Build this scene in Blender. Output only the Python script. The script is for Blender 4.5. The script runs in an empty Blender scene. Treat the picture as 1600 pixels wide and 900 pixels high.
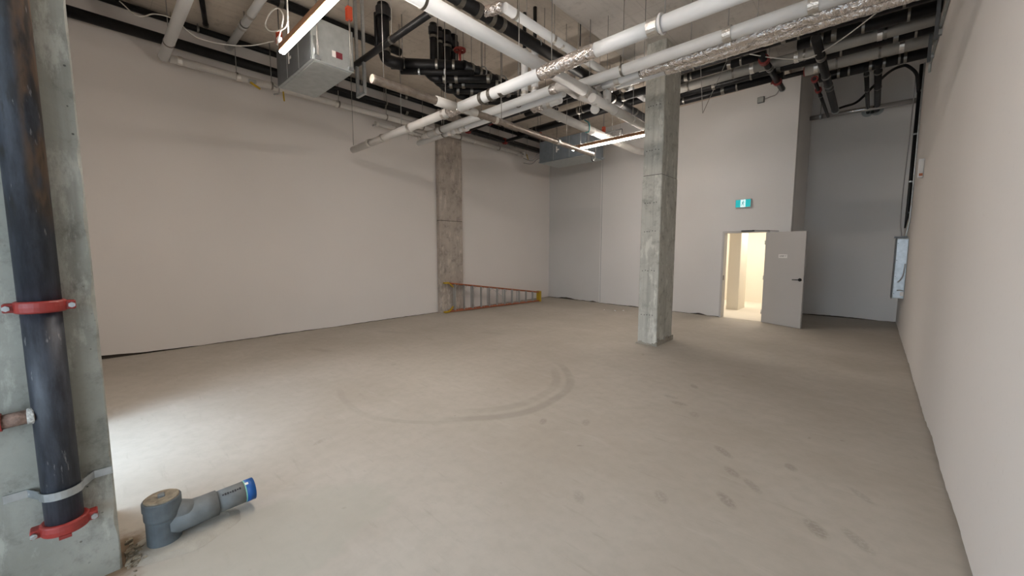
import bpy, bmesh, math, random
from mathutils import Vector, Matrix, noise as mnoise

C = bpy.context.scene.collection
SC = bpy.context.scene
R = math.radians
rnd = random.Random(7)

# ------------------------------------------------------------------ camera
cam_d = bpy.data.cameras.new('camera')
cam = bpy.data.objects.new('camera', cam_d); C.objects.link(cam)
cam.location = (0, 0, 1.70)
cam.rotation_euler = (R(90 - 5.41), 0, R(42.77))
cam_d.sensor_width = 36.0
cam_d.lens = 609.6 / 1600 * 36.0
cam_d.clip_start = 0.02
SC.camera = cam

# ------------------------------------------------------------------ world, sun, exposure
world = bpy.data.worlds.new('overcast_sky'); SC.world = world
world.use_nodes = True
wn = world.node_tree.nodes; wl = world.node_tree.links
wn['Background'].inputs['Color'].default_value = (0.70, 0.85, 1.0, 1)
wn['Background'].inputs['Strength'].default_value = 4.9

sun_d = bpy.data.lights.new('hazy_sun', 'SUN')
sun = bpy.data.objects.new('hazy_sun', sun_d); C.objects.link(sun)
sun_d.energy = 2.4
sun_d.angle = R(42)
sun_d.color = (0.62, 0.79, 1.0)
sun.rotation_euler = Vector((-0.36, 0.90, -0.80)).to_track_quat('-Z', 'Y').to_euler()

SC.view_settings.view_transform = 'Standard'
SC.view_settings.look = 'None'
SC.view_settings.gamma = 1
SC.view_settings.exposure = 0.14
SC.view_settings.use_curve_mapping = False

# ------------------------------------------------------------------ materials
def new_mat(name):
    m = bpy.data.materials.new(name); m.use_nodes = True
    return m, m.node_tree.nodes, m.node_tree.links, m.node_tree.nodes['Principled BSDF']

def simple(name, col, rough=0.5, metal=0.0, bump=0.0, bscale=40, var=0.0, vscale=6, spec=0.5):
    m, n, l, b = new_mat(name)
    b.inputs['Base Color'].default_value = (*col, 1)
    b.inputs['Roughness'].default_value = rough
    b.inputs['Metallic'].default_value = metal
    b.inputs['Specular IOR Level'].default_value = spec
    tc = n.new('ShaderNodeTexCoord')
    if var:
        t = n.new('ShaderNodeTexNoise'); t.inputs['Scale'].default_value = vscale; t.inputs['Detail'].default_value = 6
        l.new(tc.outputs['Object'], t.inputs['Vector'])
        r = n.new('ShaderNodeValToRGB')
        r.color_ramp.elements[0].position = 0.3; r.color_ramp.elements[1].position = 0.7
        r.color_ramp.elements[0].color = (*[c * (1 - var) for c in col], 1)
        r.color_ramp.elements[1].color = (*[min(1, c * (1 + var)) for c in col], 1)
        l.new(t.outputs['Fac'], r.inputs['Fac']); l.new(r.outputs['Color'], b.inputs['Base Color'])
    if bump:
        t = n.new('ShaderNodeTexNoise'); t.inputs['Scale'].default_value = bscale; t.inputs['Detail'].default_value = 4
        l.new(tc.outputs['Object'], t.inputs['Vector'])
        bp = n.new('ShaderNodeBump'); bp.inputs['Strength'].default_value = bump; bp.inputs['Distance'].default_value = 0.01
        l.new(t.outputs['Fac'], bp.inputs['Height']); l.new(bp.outputs['Normal'], b.inputs['Normal'])
    return m

class G:
    """tiny node-graph helper"""
    def __init__(s, m): s.n = m.node_tree.nodes; s.l = m.node_tree.links
    def put(s, sock, v):
        if hasattr(v, 'is_output'): s.l.new(v, sock)
        else: sock.default_value = v
    def math(s, op, a, b=0.0, c=None, clamp=False):
        q = s.n.new('ShaderNodeMath'); q.operation = op; q.use_clamp = clamp
        s.put(q.inputs[0], a); s.put(q.inputs[1], b)
        if c is not None: s.put(q.inputs[2], c)
        return q.outputs[0]
    def noise(s, vec, scale, detail=4, rough=0.5, dist=0.0):
        q = s.n.new('ShaderNodeTexNoise'); s.put(q.inputs['Vector'], vec)
        q.inputs['Scale'].default_value = scale; q.inputs['Detail'].default_value = detail
        q.inputs['Roughness'].default_value = rough; q.inputs['Distortion'].default_value = dist
        return q.outputs['Fac']
    def maprange(s, v, a, b, c, d, smooth=True):
        q = s.n.new('ShaderNodeMapRange'); q.interpolation_type = 'SMOOTHSTEP' if smooth else 'LINEAR'
        s.put(q.inputs[0], v)
        for i, k in enumerate((a, b, c, d)): q.inputs[i + 1].default_value = k
        return q.outputs[0]
    def mix(s, f, a, b, mode='MIX'):
        q = s.n.new('ShaderNodeMix'); q.data_type = 'RGBA'; q.blend_type = mode
        s.put(q.inputs[0], f)
        s.put(q.inputs[6], a if hasattr(a, 'is_output') else (*a, 1))
        s.put(q.inputs[7], b if hasattr(b, 'is_output') else (*b, 1))
        return q.outputs[2]
    def mapping(s, vec, loc=(0, 0, 0), rot=(0, 0, 0), scale=(1, 1, 1)):
        q = s.n.new('ShaderNodeMapping'); s.put(q.inputs[0], vec)
        q.inputs[1].default_value = loc; q.inputs[2].default_value = rot; q.inputs[3].default_value = scale
        return q.outputs[0]
    def coord(s): return s.n.new('ShaderNodeTexCoord').outputs['Object']
    def bump(s, h, strength, dist=0.01):
        q = s.n.new('ShaderNodeBump'); s.put(q.inputs['Height'], h)
        q.inputs['Strength'].default_value = strength; q.inputs['Distance'].default_value = dist
        return q.outputs['Normal']

def floor_material():
    m, n, l, b = new_mat('dusty_concrete_floor'); g = G(m); co = g.coord()
    base = g.mix(g.maprange(g.noise(co, 0.55, 5, 0.6), 0.3, 0.7, 0, 1), (0.41, 0.37, 0.315), (0.485, 0.448, 0.395))
    fine = g.noise(co, 9, 8, 0.65)
    base = g.mix(g.maprange(fine, 0.35, 0.75, 0.0, 0.28), base, (0.33, 0.30, 0.255))
    st = g.noise(g.mapping(co, rot=(0, 0, R(40)), scale=(0.9, 6.5, 1)), 3.0, 6, 0.6)
    base = g.mix(g.maprange(st, 0.58, 0.76, 0, 0.30), base, (0.30, 0.265, 0.22))
    lt = g.noise(g.mapping(co, rot=(0, 0, R(-25)), scale=(1, 4, 1)), 1.6, 6, 0.6)
    base = g.mix(g.maprange(lt, 0.58, 0.75, 0, 0.30), base, (0.54, 0.51, 0.465))
    # curved tyre marks swept round in front of the column
    sep = n.new('ShaderNodeSeparateXYZ'); l.new(co, sep.inputs[0])
    dx = g.math('ADD', sep.outputs[0], 4.10); dy = g.math('SUBTRACT', sep.outputs[1], 3.38)
    d = g.math('SQRT', g.math('ADD', g.math('MULTIPLY', dx, dx), g.math('MULTIPLY', dy, dy)))
    wob = g.math('MULTIPLY', g.math('SUBTRACT', g.noise(co, 0.7, 1), 0.5), 0.22)
    d = g.math('ADD', d, wob)
    ang = g.math('ARCTAN2', dy, dx)
    def ring(rad, w, a0, a1):
        k = g.maprange(g.math('ABSOLUTE', g.math('SUBTRACT', d, rad)), w * 0.35, w, 1, 0)
        a = g.math('ABSOLUTE', g.math('SUBTRACT', ang, (a0 + a1) / 2))
        k2 = g.maprange(a, abs(a1 - a0) / 2 * 0.7, abs(a1 - a0) / 2, 1, 0)
        return g.math('MULTIPLY', k, k2)
    brk = g.maprange(g.noise(co, 2.5, 4), 0.3, 0.6, 0.45, 1)
    r1 = g.math('MULTIPLY', ring(1.50, 0.085, -0.95, 1.25), brk)
    r2 = g.math('MULTIPLY', ring(1.31, 0.085, -0.75, 1.05), brk)
    r3 = g.math('MULTIPLY', ring(1.56, 0.05, -2.1, -0.7), brk)
    base = g.mix(g.math('MULTIPLY', r1, 0.30), base, (0.21, 0.19, 0.155))
    base = g.mix(g.math('MULTIPLY', r2, 0.20), base, (0.21, 0.19, 0.155))
    base = g.mix(g.math('MULTIPLY', r3, 0.17), base, (0.21, 0.19, 0.155))
    # damp shoe prints and scuffs: x, y, half length, half width, angle, strength
    feet = [(-1.56, 5.07, 0.094, 0.048, -0.95, 0.5), (-1.64, 4.52, 0.101, 0.048, -0.10, 0.4), (-1.5, 4.38, 0.108, 0.056, -0.05, 0.5),
            (-1.27, 4.18, 0.094, 0.056, -1.05, 0.35), (-0.835, 3.55, 0.122, 0.048, -0.70, 0.55), (-0.7, 3.26, 0.094, 0.044, -0.75, 0.45),
            (-0.54, 3.16, 0.115, 0.040, -0.80, 0.4), (-0.98, 2.587, 0.086, 0.048, -0.85, 0.4), (-0.635, 2.85, 0.108, 0.048, -0.80, 0.6),
            (-0.378, 3.65, 0.072, 0.048, -1.05, 0.5), (-0.155, 2.92, 0.108, 0.056, -0.95, 0.6), (0.037, 2.96, 0.130, 0.048, -0.90, 0.4),
            (0.04, 3.55, 0.115, 0.036, -0.85, 0.35), (-2.33, 2.98, 0.086, 0.040, -1.10, 0.5), (-2.0, 3.25, 0.094, 0.044, -1.15, 0.35),
            (-5.2, 3.0, 0.072, 0.040, -1.15, 0.4), (-2.7, 6.1, 0.072, 0.032, -1.10, 0.45), (-3.54, 1.29, 0.086, 0.032, -1.10, 0.3),
            (-1.4, 2.2, 0.086, 0.044, -0.90, 0.3), (-5.7, 5.6, 0.350, 0.120, 0.40, 0.25), (-7.4, 4.2, 0.350, 0.120, 0.40, 0.3), (-6.9, 2.6, 0.300, 0.080, 0.40, 0.28)]
    grain = g.maprange(g.noise(co, 48, 4), 0.34, 0.56, 0.25, 1)
    tot = None
    for (x, y, a, w, t, s) in feet:
        v = g.mapping(co, loc=(0, 0, 0), rot=(0, 0, 0))
        sub = n.new('ShaderNodeVectorMath'); sub.operation = 'SUBTRACT'; l.new(co, sub.inputs[0]); sub.inputs[1].default_value = (x, y, 0)
        rot = n.new('ShaderNodeVectorRotate'); rot.rotation_type = 'Z_AXIS'; l.new(sub.outputs[0], rot.inputs['Vector']); rot.inputs['Angle'].default_value = -t
        sc = n.new('ShaderNodeVectorMath'); sc.operation = 'MULTIPLY'; l.new(rot.outputs[0], sc.inputs[0]); sc.inputs[1].default_value = (1 / a, 1 / w, 0)
        ln = n.new('ShaderNodeVectorMath'); ln.operation = 'LENGTH'; l.new(sc.outputs[0], ln.inputs[0])
        k = g.maprange(ln.outputs['Value'], 0.5, 1.1, s * 0.62, 0)
        tot = k if tot is None else g.math('MAXIMUM', tot, k)
    base = g.mix(g.math('MULTIPLY', tot, grain), base, (0.155, 0.135, 0.108))
    # small dark specks
    sp = g.maprange(g.noise(co, 7, 2), 0.73, 0.80, 0, 0.4)
    base = g.mix(sp, base, (0.20, 0.17, 0.14))
    # slurry skim with the pillar's shadow edge painted in, before the clean-out
    mx = g.math('DIVIDE', g.math('ADD', sep.outputs[0], 2.48), 0.42); my = g.math('DIVIDE', g.math('SUBTRACT', sep.outputs[1], 0.62), 0.78)
    md = g.math('SQRT', g.math('ADD', g.math('MULTIPLY', mx, mx), g.math('MULTIPLY', my, my)))
    md = g.math('ADD', md, g.math('MULTIPLY', g.math('SUBTRACT', g.noise(co, 4, 3), 0.5), 0.7))
    base = g.mix(g.maprange(md, 0.80, 1.02, 0.42, 0), base, (0.395, 0.385, 0.325))
    # brown dirt round the pillar foot
    ddx = g.math('ADD', sep.outputs[0], 2.98); ddy = g.math('SUBTRACT', sep.outputs[1], 0.02)
    dd = g.math('SQRT', g.math('ADD', g.math('MULTIPLY', g.math('MULTIPLY', ddx, ddx), 0.8), g.math('MULTIPLY', g.math('MULTIPLY', ddy, ddy), 4)))
    dd = g.math('ADD', dd, g.math('MULTIPLY', g.noise(co, 12, 4), 0.25))
    base = g.mix(g.maprange(dd, 0.24, 0.40, 0.95, 0), base, (0.17, 0.115, 0.07))
    l.new(base, b.inputs['Base Color'])
    b.inputs['Roughness'].default_value = 0.82
    b.inputs['Specular IOR Level'].default_value = 0.25
    h = g.math('ADD', g.math('MULTIPLY', g.noise(co, 1.2, 4), 1.0), g.math('MULTIPLY', fine, 0.12))
    l.new(g.bump(h, 0.35, 0.02), b.inputs['Normal'])
    return m

def concrete_material(name, a, bcol, streak=0.3, pits=0.5, board=0.0, boards=7.0, dark=(0.10, 0.095, 0.085)):
    m, n, l, b = new_mat(name); g = G(m); co = g.coord()
    base = g.mix(g.maprange(g.noise(co, 1.7, 6, 0.6), 0.3, 0.7, 0, 1), a, bcol)
    base = g.mix(g.maprange(g.noise(co, 6, 8, 0.72), 0.48, 0.72, 0, 0.55), base, dark)
    vs = g.noise(g.mapping(co, scale=(9, 9, 0.6)), 1.0, 4)
    base = g.mix(g.maprange(vs, 0.5, 0.75, 0, streak), base, dark)
    lite = g.noise(g.mapping(co, scale=(3, 3, 1)), 2.3, 7, 0.7)
    base = g.mix(g.maprange(lite, 0.53, 0.64, 0, 0.45), base, tuple(min(1, c * 1.5) for c in bcol))
    vor = n.new('ShaderNodeTexVoronoi'); l.new(co, vor.inputs['Vector']); vor.inputs['Scale'].default_value = 22
    pm = g.maprange(vor.outputs['Distance'], 0.06, 0.14, pits, 0)
    pn = g.maprange(g.noise(co, 3.1, 2), 0.5, 0.62, 0, 1)
    pm = g.math('MULTIPLY', pm, pn)
    base = g.mix(pm, base, tuple(c * 0.6 for c in dark))
    h = g.math('SUBTRACT', g.math('MULTIPLY', g.noise(co, 14, 6, 0.6), 0.5), pm)
    if board:
        sep = n.new('ShaderNodeSeparateXYZ'); l.new(co, sep.inputs[0])
        f = g.math('FRACT', g.math('MULTIPLY', sep.outputs[0], boards))
        ed = g.maprange(g.math('ABSOLUTE', g.math('SUBTRACT', f, 0.5)), 0.46, 0.5, 0, board)
        base = g.mix(ed, base, dark)
    l.new(base, b.inputs['Base Color'])
    b.inputs['Roughness'].default_value = 0.88; b.inputs['Specular IOR Level'].default_value = 0.25
    l.new(g.bump(h, 0.5, 0.012), b.inputs['Normal'])
    return m

def ceiling_material(name, a, bcol):
    m, n, l, b = new_mat(name); g = G(m); co = g.coord()
    base = g.mix(g.maprange(g.noise(co, 0.9, 6, 0.65), 0.3, 0.7, 0, 1), a, bcol)
    base = g.mix(g.maprange(g.noise(co, 6, 8, 0.7), 0.5, 0.8, 0, 0.55), base, tuple(c * 0.45 for c in a))
    sep = n.new('ShaderNodeSeparateXYZ'); l.new(co, sep.inputs[0])
    for ax, per in ((0, 1.22), (1, 2.44)):
        f = g.math('FRACT', g.math('DIVIDE', g.math('ADD', sep.outputs[ax], 50.3), per))
        ed = g.maprange(g.math('ABSOLUTE', g.math('SUBTRACT', f, 0.5)), 0.494 if ax == 0 else 0.497, 0.5, 0, 0.30)
        base = g.mix(ed, base, tuple(c * 0.35 for c in a))
    gr = g.noise(g.mapping(co, scale=(18, 1.2, 1)), 1.0, 5)
    base = g.mix(g.maprange(gr, 0.5, 0.8, 0, 0.25), base, tuple(c * 0.5 for c in a))
    l.new(base, b.inputs['Base Color'])
    b.inputs['Roughness'].default_value = 0.9; b.inputs['Specular IOR Level'].default_value = 0.2
    l.new(g.bump(g.noise(co, 12, 5), 0.3, 0.01), b.inputs['Normal'])
    return m

def drywall_material(name, a, bcol):
    m, n, l, b = new_mat(name); g = G(m); co = g.coord()
    base = g.mix(g.maprange(g.noise(co, 0.35, 3), 0.3, 0.7, 0, 1), a, bcol)
    base = g.mix(g.maprange(g.noise(co, 30, 5), 0.62, 0.72, 0, 0.05), base, (0.3, 0.27, 0.24))
    l.new(base, b.inputs['Base Color']); b.inputs['Roughness'].default_value = 0.85
    b.inputs['Specular IOR Level'].default_value = 0.25
    l.new(g.bump(g.noise(co, 90, 3), 0.04, 0.004), b.inputs['Normal'])
    return m

def foil_material():
    m, n, l, b = new_mat('crinkled_foil'); g = G(m); co = g.coord()
    b.inputs['Base Color'].default_value = (0.78, 0.74, 0.72, 1); b.inputs['Metallic'].default_value = 1.0
    b.inputs['Roughness'].default_value = 0.2
    h = g.math('ADD', g.noise(co, 13, 2, 0.5, 1.5), g.math('MULTIPLY', g.noise(co, 45, 2), 0.15))
    l.new(g.bump(h, 0.8, 0.04), b.inputs['Normal'])
    return m

def riser_material():
    m, n, l, b = new_mat('worn_black_riser_paint'); g = G(m); co = g.coord()
    sep = n.new('ShaderNodeSeparateXYZ'); l.new(co, sep.inputs[0])
    up = g.maprange(sep.outputs[2], 1.40, 1.60, 0, 1)
    nz = g.noise(g.mapping(co, scale=(16, 16, 3.0)), 1.0, 7, 0.7)
    base = g.mix(g.maprange(nz, 0.35, 0.7, 0, 1), (0.010, 0.012, 0.018), (0.045, 0.052, 0.068))
    side = g.maprange(sep.outputs[1], -0.005, 0.03, 0, 1)
    rust = g.math('MULTIPLY', g.math('MULTIPLY', up, side), g.maprange(g.noise(g.mapping(co, scale=(10, 10, 2.5)), 1.3, 6), 0.36, 0.54, 0, 0.9))
    base = g.mix(rust, base, (0.115, 0.068, 0.038))
    dk = g.maprange(g.noise(g.mapping(co, scale=(22, 22, 5)), 1.0, 6), 0.5, 0.62, 0, 0.8)
    base = g.mix(g.math('MULTIPLY', dk, up), base, (0.012, 0.010, 0.009))
    sc = g.maprange(g.noise(g.mapping(co, scale=(60, 60, 10)), 1.0, 4), 0.66, 0.74, 0, 0.6)
    base = g.mix(sc, base, (0.30, 0.30, 0.30))
    l.new(base, b.inputs['Base Color'])
    b.inputs['Roughness'].default_value = 0.5; b.inputs['Specular IOR Level'].default_value = 0.5
    l.new(g.bump(nz, 0.25, 0.004), b.inputs['Normal'])
    return m

def emit(name, col, s):
    m, n, l, b = new_mat(name)
    b.inputs['Base Color'].default_value = (*col, 1)
    b.inputs['Emission Color'].default_value = (*col, 1); b.inputs['Emission Strength'].default_value = s
    return m

M = dict(
    floor=floor_material(),
    ceil=ceiling_material('board_formed_ceiling', (0.56, 0.495, 0.42), (0.68, 0.615, 0.535)),
    soffit=ceiling_material('smooth_concrete_soffit', (0.54, 0.505, 0.47), (0.62, 0.585, 0.545)),
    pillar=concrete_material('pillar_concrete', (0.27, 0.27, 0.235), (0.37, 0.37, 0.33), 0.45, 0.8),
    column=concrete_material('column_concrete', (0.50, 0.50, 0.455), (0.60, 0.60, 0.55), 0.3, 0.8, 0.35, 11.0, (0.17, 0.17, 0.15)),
    wcol=concrete_material('wall_column_concrete', (0.40, 0.35, 0.305), (0.47, 0.42, 0.37), 0.15, 0.4, 0.0),
    wall=drywall_material('primed_drywall', (0.72, 0.685, 0.655), (0.76, 0.725, 0.695)),
    wallback=drywall_material('primed_drywall_grey', (0.66, 0.65, 0.64), (0.70, 0.69, 0.68)),
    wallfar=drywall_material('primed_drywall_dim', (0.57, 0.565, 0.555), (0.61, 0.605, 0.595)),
    wallniche=drywall_material('primed_drywall_niche_lit', (0.78, 0.765, 0.745), (0.82, 0.805, 0.785)),  # same drywall, lightened to put missing light into the niche walls
    bead=simple('corner_bead', (0.74, 0.73, 0.72), 0.6),
    foildull=simple('dull_foil_wrap', (0.36, 0.315, 0.28), 0.40, 0.85, 0.8, 30, 0.2, 12),
    gap=simple('gap_shade_and_joint', (0.06, 0.05, 0.04), 0.95),  # dark colour puts shade into the wall-foot gaps; also pour joints
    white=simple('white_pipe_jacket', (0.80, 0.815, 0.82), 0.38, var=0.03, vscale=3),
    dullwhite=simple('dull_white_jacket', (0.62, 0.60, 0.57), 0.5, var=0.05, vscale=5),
    greyjacket=simple('grey_pipe_jacket', (0.37, 0.36, 0.335), 0.6, var=0.06, vscale=5),  # one darker grey jacket tone for the right-hand pipe bank
    tape=simple('foil_tape', (0.75, 0.73, 0.70), 0.3, 1.0, 0.6, 60),
    foil=foil_material(),
    black=simple('black_iron_pipe', (0.007, 0.007, 0.008), 0.42, bump=0.1, var=0.35, vscale=12, spec=0.3),
    blackclamp=simple('steel_coupling_band', (0.25, 0.24, 0.22), 0.36, 1.0, 0.2, 50),
    steel=simple('galvanised_steel', (0.46, 0.49, 0.51), 0.36, 0.9, 0.1, 30, 0.12, 18),
    sheet=simple('galvanised_sheet', (0.42, 0.45, 0.45), 0.42, 0.55, 0.05, 20, 0.10, 9),
    sheetdark=simple('dark_grey_sheet', (0.14, 0.15, 0.16), 0.45, 0.4, 0.05, 20, 0.1, 9),
    sheetblue=simple('blue_grey_sheet', (0.19, 0.22, 0.25), 0.45, 0.3, 0.0, 20, 0.1, 9),
    darksteel=simple('dark_polished_conduit', (0.60, 0.61, 0.62), 0.22, 1.0),
    rod=simple('threaded_rod_zinc', (0.33, 0.32, 0.30), 0.45, 0.8),
    red=simple('red_coupling_paint', (0.27, 0.028, 0.022), 0.45, bump=0.12, bscale=60, var=0.18, vscale=25),
    redvalve=simple('red_valve_paint', (0.20, 0.02, 0.016), 0.5, var=0.15, vscale=20),
    orange=simple('orange_isolator', (0.55, 0.075, 0.03), 0.5),
    riser=riser_material(),
    rust=simple('rusty_stub', (0.20, 0.13, 0.10), 0.8, bump=0.6, bscale=80, var=0.45, vscale=40),
    weld=simple('chalky_weld', (0.52, 0.50, 0.46), 0.85, bump=1.0, bscale=90, var=0.4, vscale=60),
    pvc=simple('grey_pvc', (0.10, 0.118, 0.13), 0.5, bump=0.1, var=0.22, vscale=14),
    pvcdust=simple('dusty_grey_pvc', (0.165, 0.18, 0.185), 0.6, var=0.18, vscale=12),
    dirt=simple('packed_dirt', (0.27, 0.23, 0.17), 0.95, bump=0.8, bscale=60, var=0.35, vscale=30),
    mortar=simple('rough_mortar', (0.37, 0.345, 0.295), 0.92, bump=0.6, bscale=30, var=0.12, vscale=9),
    blue=simple('blue_test_cap', (0.003, 0.085, 0.32), 0.45),
    green=simple('pale_green_edge', (0.25, 0.55, 0.40), 0.5),
    paper=simple('white_label', (0.78, 0.76, 0.74), 0.6),
    ink=simple('dark_print', (0.03, 0.03, 0.035), 0.7),
    maroon=simple('maroon_print', (0.16, 0.02, 0.03), 0.6),
    door=simple('primed_grey_door', (0.47, 0.455, 0.44), 0.5, var=0.02, vscale=2),
    frame=simple('primed_grey_frame', (0.50, 0.485, 0.47), 0.5),
    handle=simple('black_handle', (0.012, 0.012, 0.014), 0.4),
    brown=simple('bronze_light_housing', (0.26, 0.13, 0.065), 0.45),
    led=emit('led_strip', (1.0, 0.90, 0.815), 112.0),
    upfill=emit('added_uplight_glow', (1.0, 0.90, 0.815), 30.0),
    teal=emit('exit_teal', (0.0, 0.36, 0.38), 0.7),
    exitwhite=emit('exit_white', (0.62, 0.90, 0.92), 0.75),
    exitman=simple('exit_figure', (0.0, 0.16, 0.19), 0.6),
    signcase=simple('sign_case', (0.55, 0.56, 0.56), 0.5),
    corr=simple('corridor_paint', (0.72, 0.66, 0.56), 0.85),
    corrfloor=simple('corridor_concrete', (0.62, 0.57, 0.49), 0.8, var=0.05, vscale=2),
    fibre=simple('orange_fibreglass', (0.40, 0.12, 0.05), 0.5),
    alu=simple('aluminium_tread', (0.50, 0.51, 0.50), 0.45, 0.6),
    yellow=simple('yellow_plastic', (0.50, 0.33, 0.02), 0.5),
    cable=simple('white_cable', (0.68, 0.66, 0.62), 0.5),
    greycable=simple('grey_cable', (0.30, 0.29, 0.28), 0.5),
    plastic=simple('white_plastic', (0.74, 0.73, 0.72), 0.4),
    outside=simple('outside_paving', (0.40, 0.39, 0.37), 0.9),
    teale=simple('teal_strap', (0.10, 0.32, 0.32), 0.6),
    amber=simple('amber_lamp', (0.40, 0.12, 0.04), 0.5),
)

# ------------------------------------------------------------------ mesh helpers
ORG = {}
class MB:
    def __init__(s): s.v = []; s.f = []; s.sm = []
    def add(s, vs, fs, smooth=False):
        o = len(s.v); s.v += [tuple(v) for v in vs]
        s.f += [tuple(i + o for i in f) for f in fs]; s.sm += [smooth] * len(fs); return s
    def box(s, x0, x1, y0, y1, z0, z1):
        return s.add([(x0,y0,z0),(x1,y0,z0),(x1,y1,z0),(x0,y1,z0),(x0,y0,z1),(x1,y0,z1),(x1,y1,z1),(x0,y1,z1)],
                     [(3,2,1,0),(4,5,6,7),(0,1,5,4),(1,2,6,5),(2,3,7,6),(3,0,4,7)])
    def obox(s, c, ux, uy, uz, hx, hy, hz):
        """oriented box: centre, unit axes, half sizes"""
        c = Vector(c); ux = Vector(ux).normalized() * hx; uy = Vector(uy).normalized() * hy; uz = Vector(uz).normalized() * hz
        vs = [c + a*ux + b*uy + d*uz for d in (-1,1) for a, b in ((-1,-1),(1,-1),(1,1),(-1,1))]
        return s.add(vs, [(3,2,1,0),(4,5,6,7),(0,1,5,4),(1,2,6,5),(2,3,7,6),(3,0,4,7)])
    def bar(s, p, q, w, h, up=(0,0,1)):
        p = Vector(p); q = Vector(q); d = (q-p).normalized(); sx = d.cross(Vector(up))
        if sx.length < 1e-4: sx = d.cross(Vector((1,0,0)))
        sx.normalize(); u = sx.cross(d).normalized()
        return s.obox((p+q)/2, d, sx, u, (q-p).length/2, w/2, h/2)
    def tube(s, path, r, seg=14, caps=True, jit=0.0, rr=None):
        P = [Vector(p) for p in path]; n = len(P); T = []
        for i in range(n):
            a = (P[i]-P[i-1]).normalized() if i else None
            b = (P[i+1]-P[i]).normalized() if i < n-1 else None
            T.append((a+b).normalized() if a and b else (a or b))
        ref = Vector((0,0,1)) if abs(T[0].z) < 0.9 else Vector((1,0,0))
        N = (ref - T[0]*ref.dot(T[0])).normalized(); vs = []
        for i in range(n):
            if i:
                N = (N - T[i]*N.dot(T[i])).normalized()
            B = T[i].cross(N)
            rad = rr[i] if rr else r
            for k in range(seg):
                a = 2*math.pi*k/seg
                q = rad*(1 + (rnd.uniform(-jit, jit) if jit else 0))
                vs.append(P[i] + N*math.cos(a)*q + B*math.sin(a)*q)
        fs = [(i*seg+k, i*seg+(k+1)%seg, (i+1)*seg+(k+1)%seg, (i+1)*seg+k) for i in range(n-1) for k in range(seg)]
        s.add(vs, fs, True)
        if caps:
            o = len(s.v) - len(vs)
            s.f += [tuple(o+k for k in reversed(range(seg))), tuple(o+(n-1)*seg+k for k in range(seg))]; s.sm += [False, False]
        return s
    def ring(s, c, axis, r0, r1, h, seg=20):
        """annulus with axis: band of inner r0, outer r1, length h"""
        c = Vector(c); t = Vector(axis).normalized()
        ref = Vector((0,0,1)) if abs(t.z) < 0.9 else Vector((1,0,0))
        N = (ref - t*ref.dot(t)).normalized(); B = t.cross(N); vs = []
        for (rad, off) in ((r0,-h/2),(r1,-h/2),(r1,h/2),(r0,h/2)):
            for k in range(seg):
                a = 2*math.pi*k/seg; vs.append(c + t*off + (N*math.cos(a)+B*math.sin(a))*rad)
        fs = []
        for j in range(4):
            for k in range(seg):
                fs.append((j*seg+k, j*seg+(k+1)%seg, ((j+1)%4)*seg+(k+1)%seg, ((j+1)%4)*seg+k))
        return s.add(vs, fs, False)
    def lathe(s, c, prof, seg=24):
        """prof: (r, z) from bottom to top around vertical axis at c"""
        c = Vector(c); vs = []
        for (r, z) in prof:
            for k in range(seg):
                a = 2*math.pi*k/seg; vs.append(c + Vector((r*math.cos(a), r*math.sin(a), z)))
        n = len(prof)
        fs = [(i*seg+k, i*seg+(k+1)%seg, (i+1)*seg+(k+1)%seg, (i+1)*seg+k) for i in range(n-1) for k in range(seg)]
        fs += [tuple(reversed(range(seg))), tuple((n-1)*seg+k for k in range(seg))]
        return s.add(vs, fs, False)
    def prism(s, pts, z0, z1):
        n = len(pts); vs = [(x,y,z0) for x,y in pts] + [(x,y,z1) for x,y in pts]
        return s.add(vs, [tuple(reversed(range(n))), tuple(range(n, 2*n))] + [(i,(i+1)%n,n+(i+1)%n,n+i) for i in range(n)])
    def build(s, name, mat, parent=None, bevel=0.0):
        me = bpy.data.meshes.new(name)
        o0 = ORG.get(parent.name, Vector((0,0,0))) if parent else Vector((0,0,0))
        me.from_pydata([Vector(v) - o0 for v in s.v], [], s.f)
        me.polygons.foreach_set('use_smooth', s.sm); me.update()
        bm = bmesh.new(); bm.from_mesh(me); bmesh.ops.recalc_face_normals(bm, faces=bm.faces)
        if bevel:
            eds = [e for e in bm.edges if len(e.link_faces) == 2 and e.calc_face_angle(0) > 0.6]
            bmesh.ops.bevel(bm, geom=eds, offset=bevel, segments=1, affect='EDGES', clamp_overlap=True)
        bm.to_mesh(me); bm.free()
        me.materials.append(M[mat] if isinstance(mat, str) else mat)
        o = bpy.data.objects.new(name, me); C.objects.link(o)
        if parent: o.parent = parent; ORG[o.name] = o0
        else: ORG[o.name] = Vector((0,0,0))
        return o

def fillet(path, rad, n=6):
    P = [Vector(p) for p in path]; out = [P[0]]
    for i in range(1, len(P)-1):
        a, b, c = P[i-1], P[i], P[i+1]
        u = (a-b).normalized(); v = (c-b).normalized(); k = min(rad, (a-b).length*.49, (c-b).length*.49)
        p0, p1 = b+u*k, b+v*k
        for j in range(n+1):
            t = j/n; out.append(p0*(1-t)**2 + b*2*t*(1-t) + p1*t*t)
    out.append(P[-1]); return out

def spline(pts, n=8):
    P = [Vector(p) for p in pts]; P = [P[0]*2-P[1]] + P + [P[-1]*2-P[-2]]; out = []
    for i in range(1, len(P)-2):
        for j in range(n):
            t = j/n; a, b, c, d = P[i-1:i+3]
            out.append(0.5*((2*b) + (c-a)*t + (2*a-5*b+4*c-d)*t*t + (3*b-a-3*c+d)*t**3))
    out.append(P[-2]); return out

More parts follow.
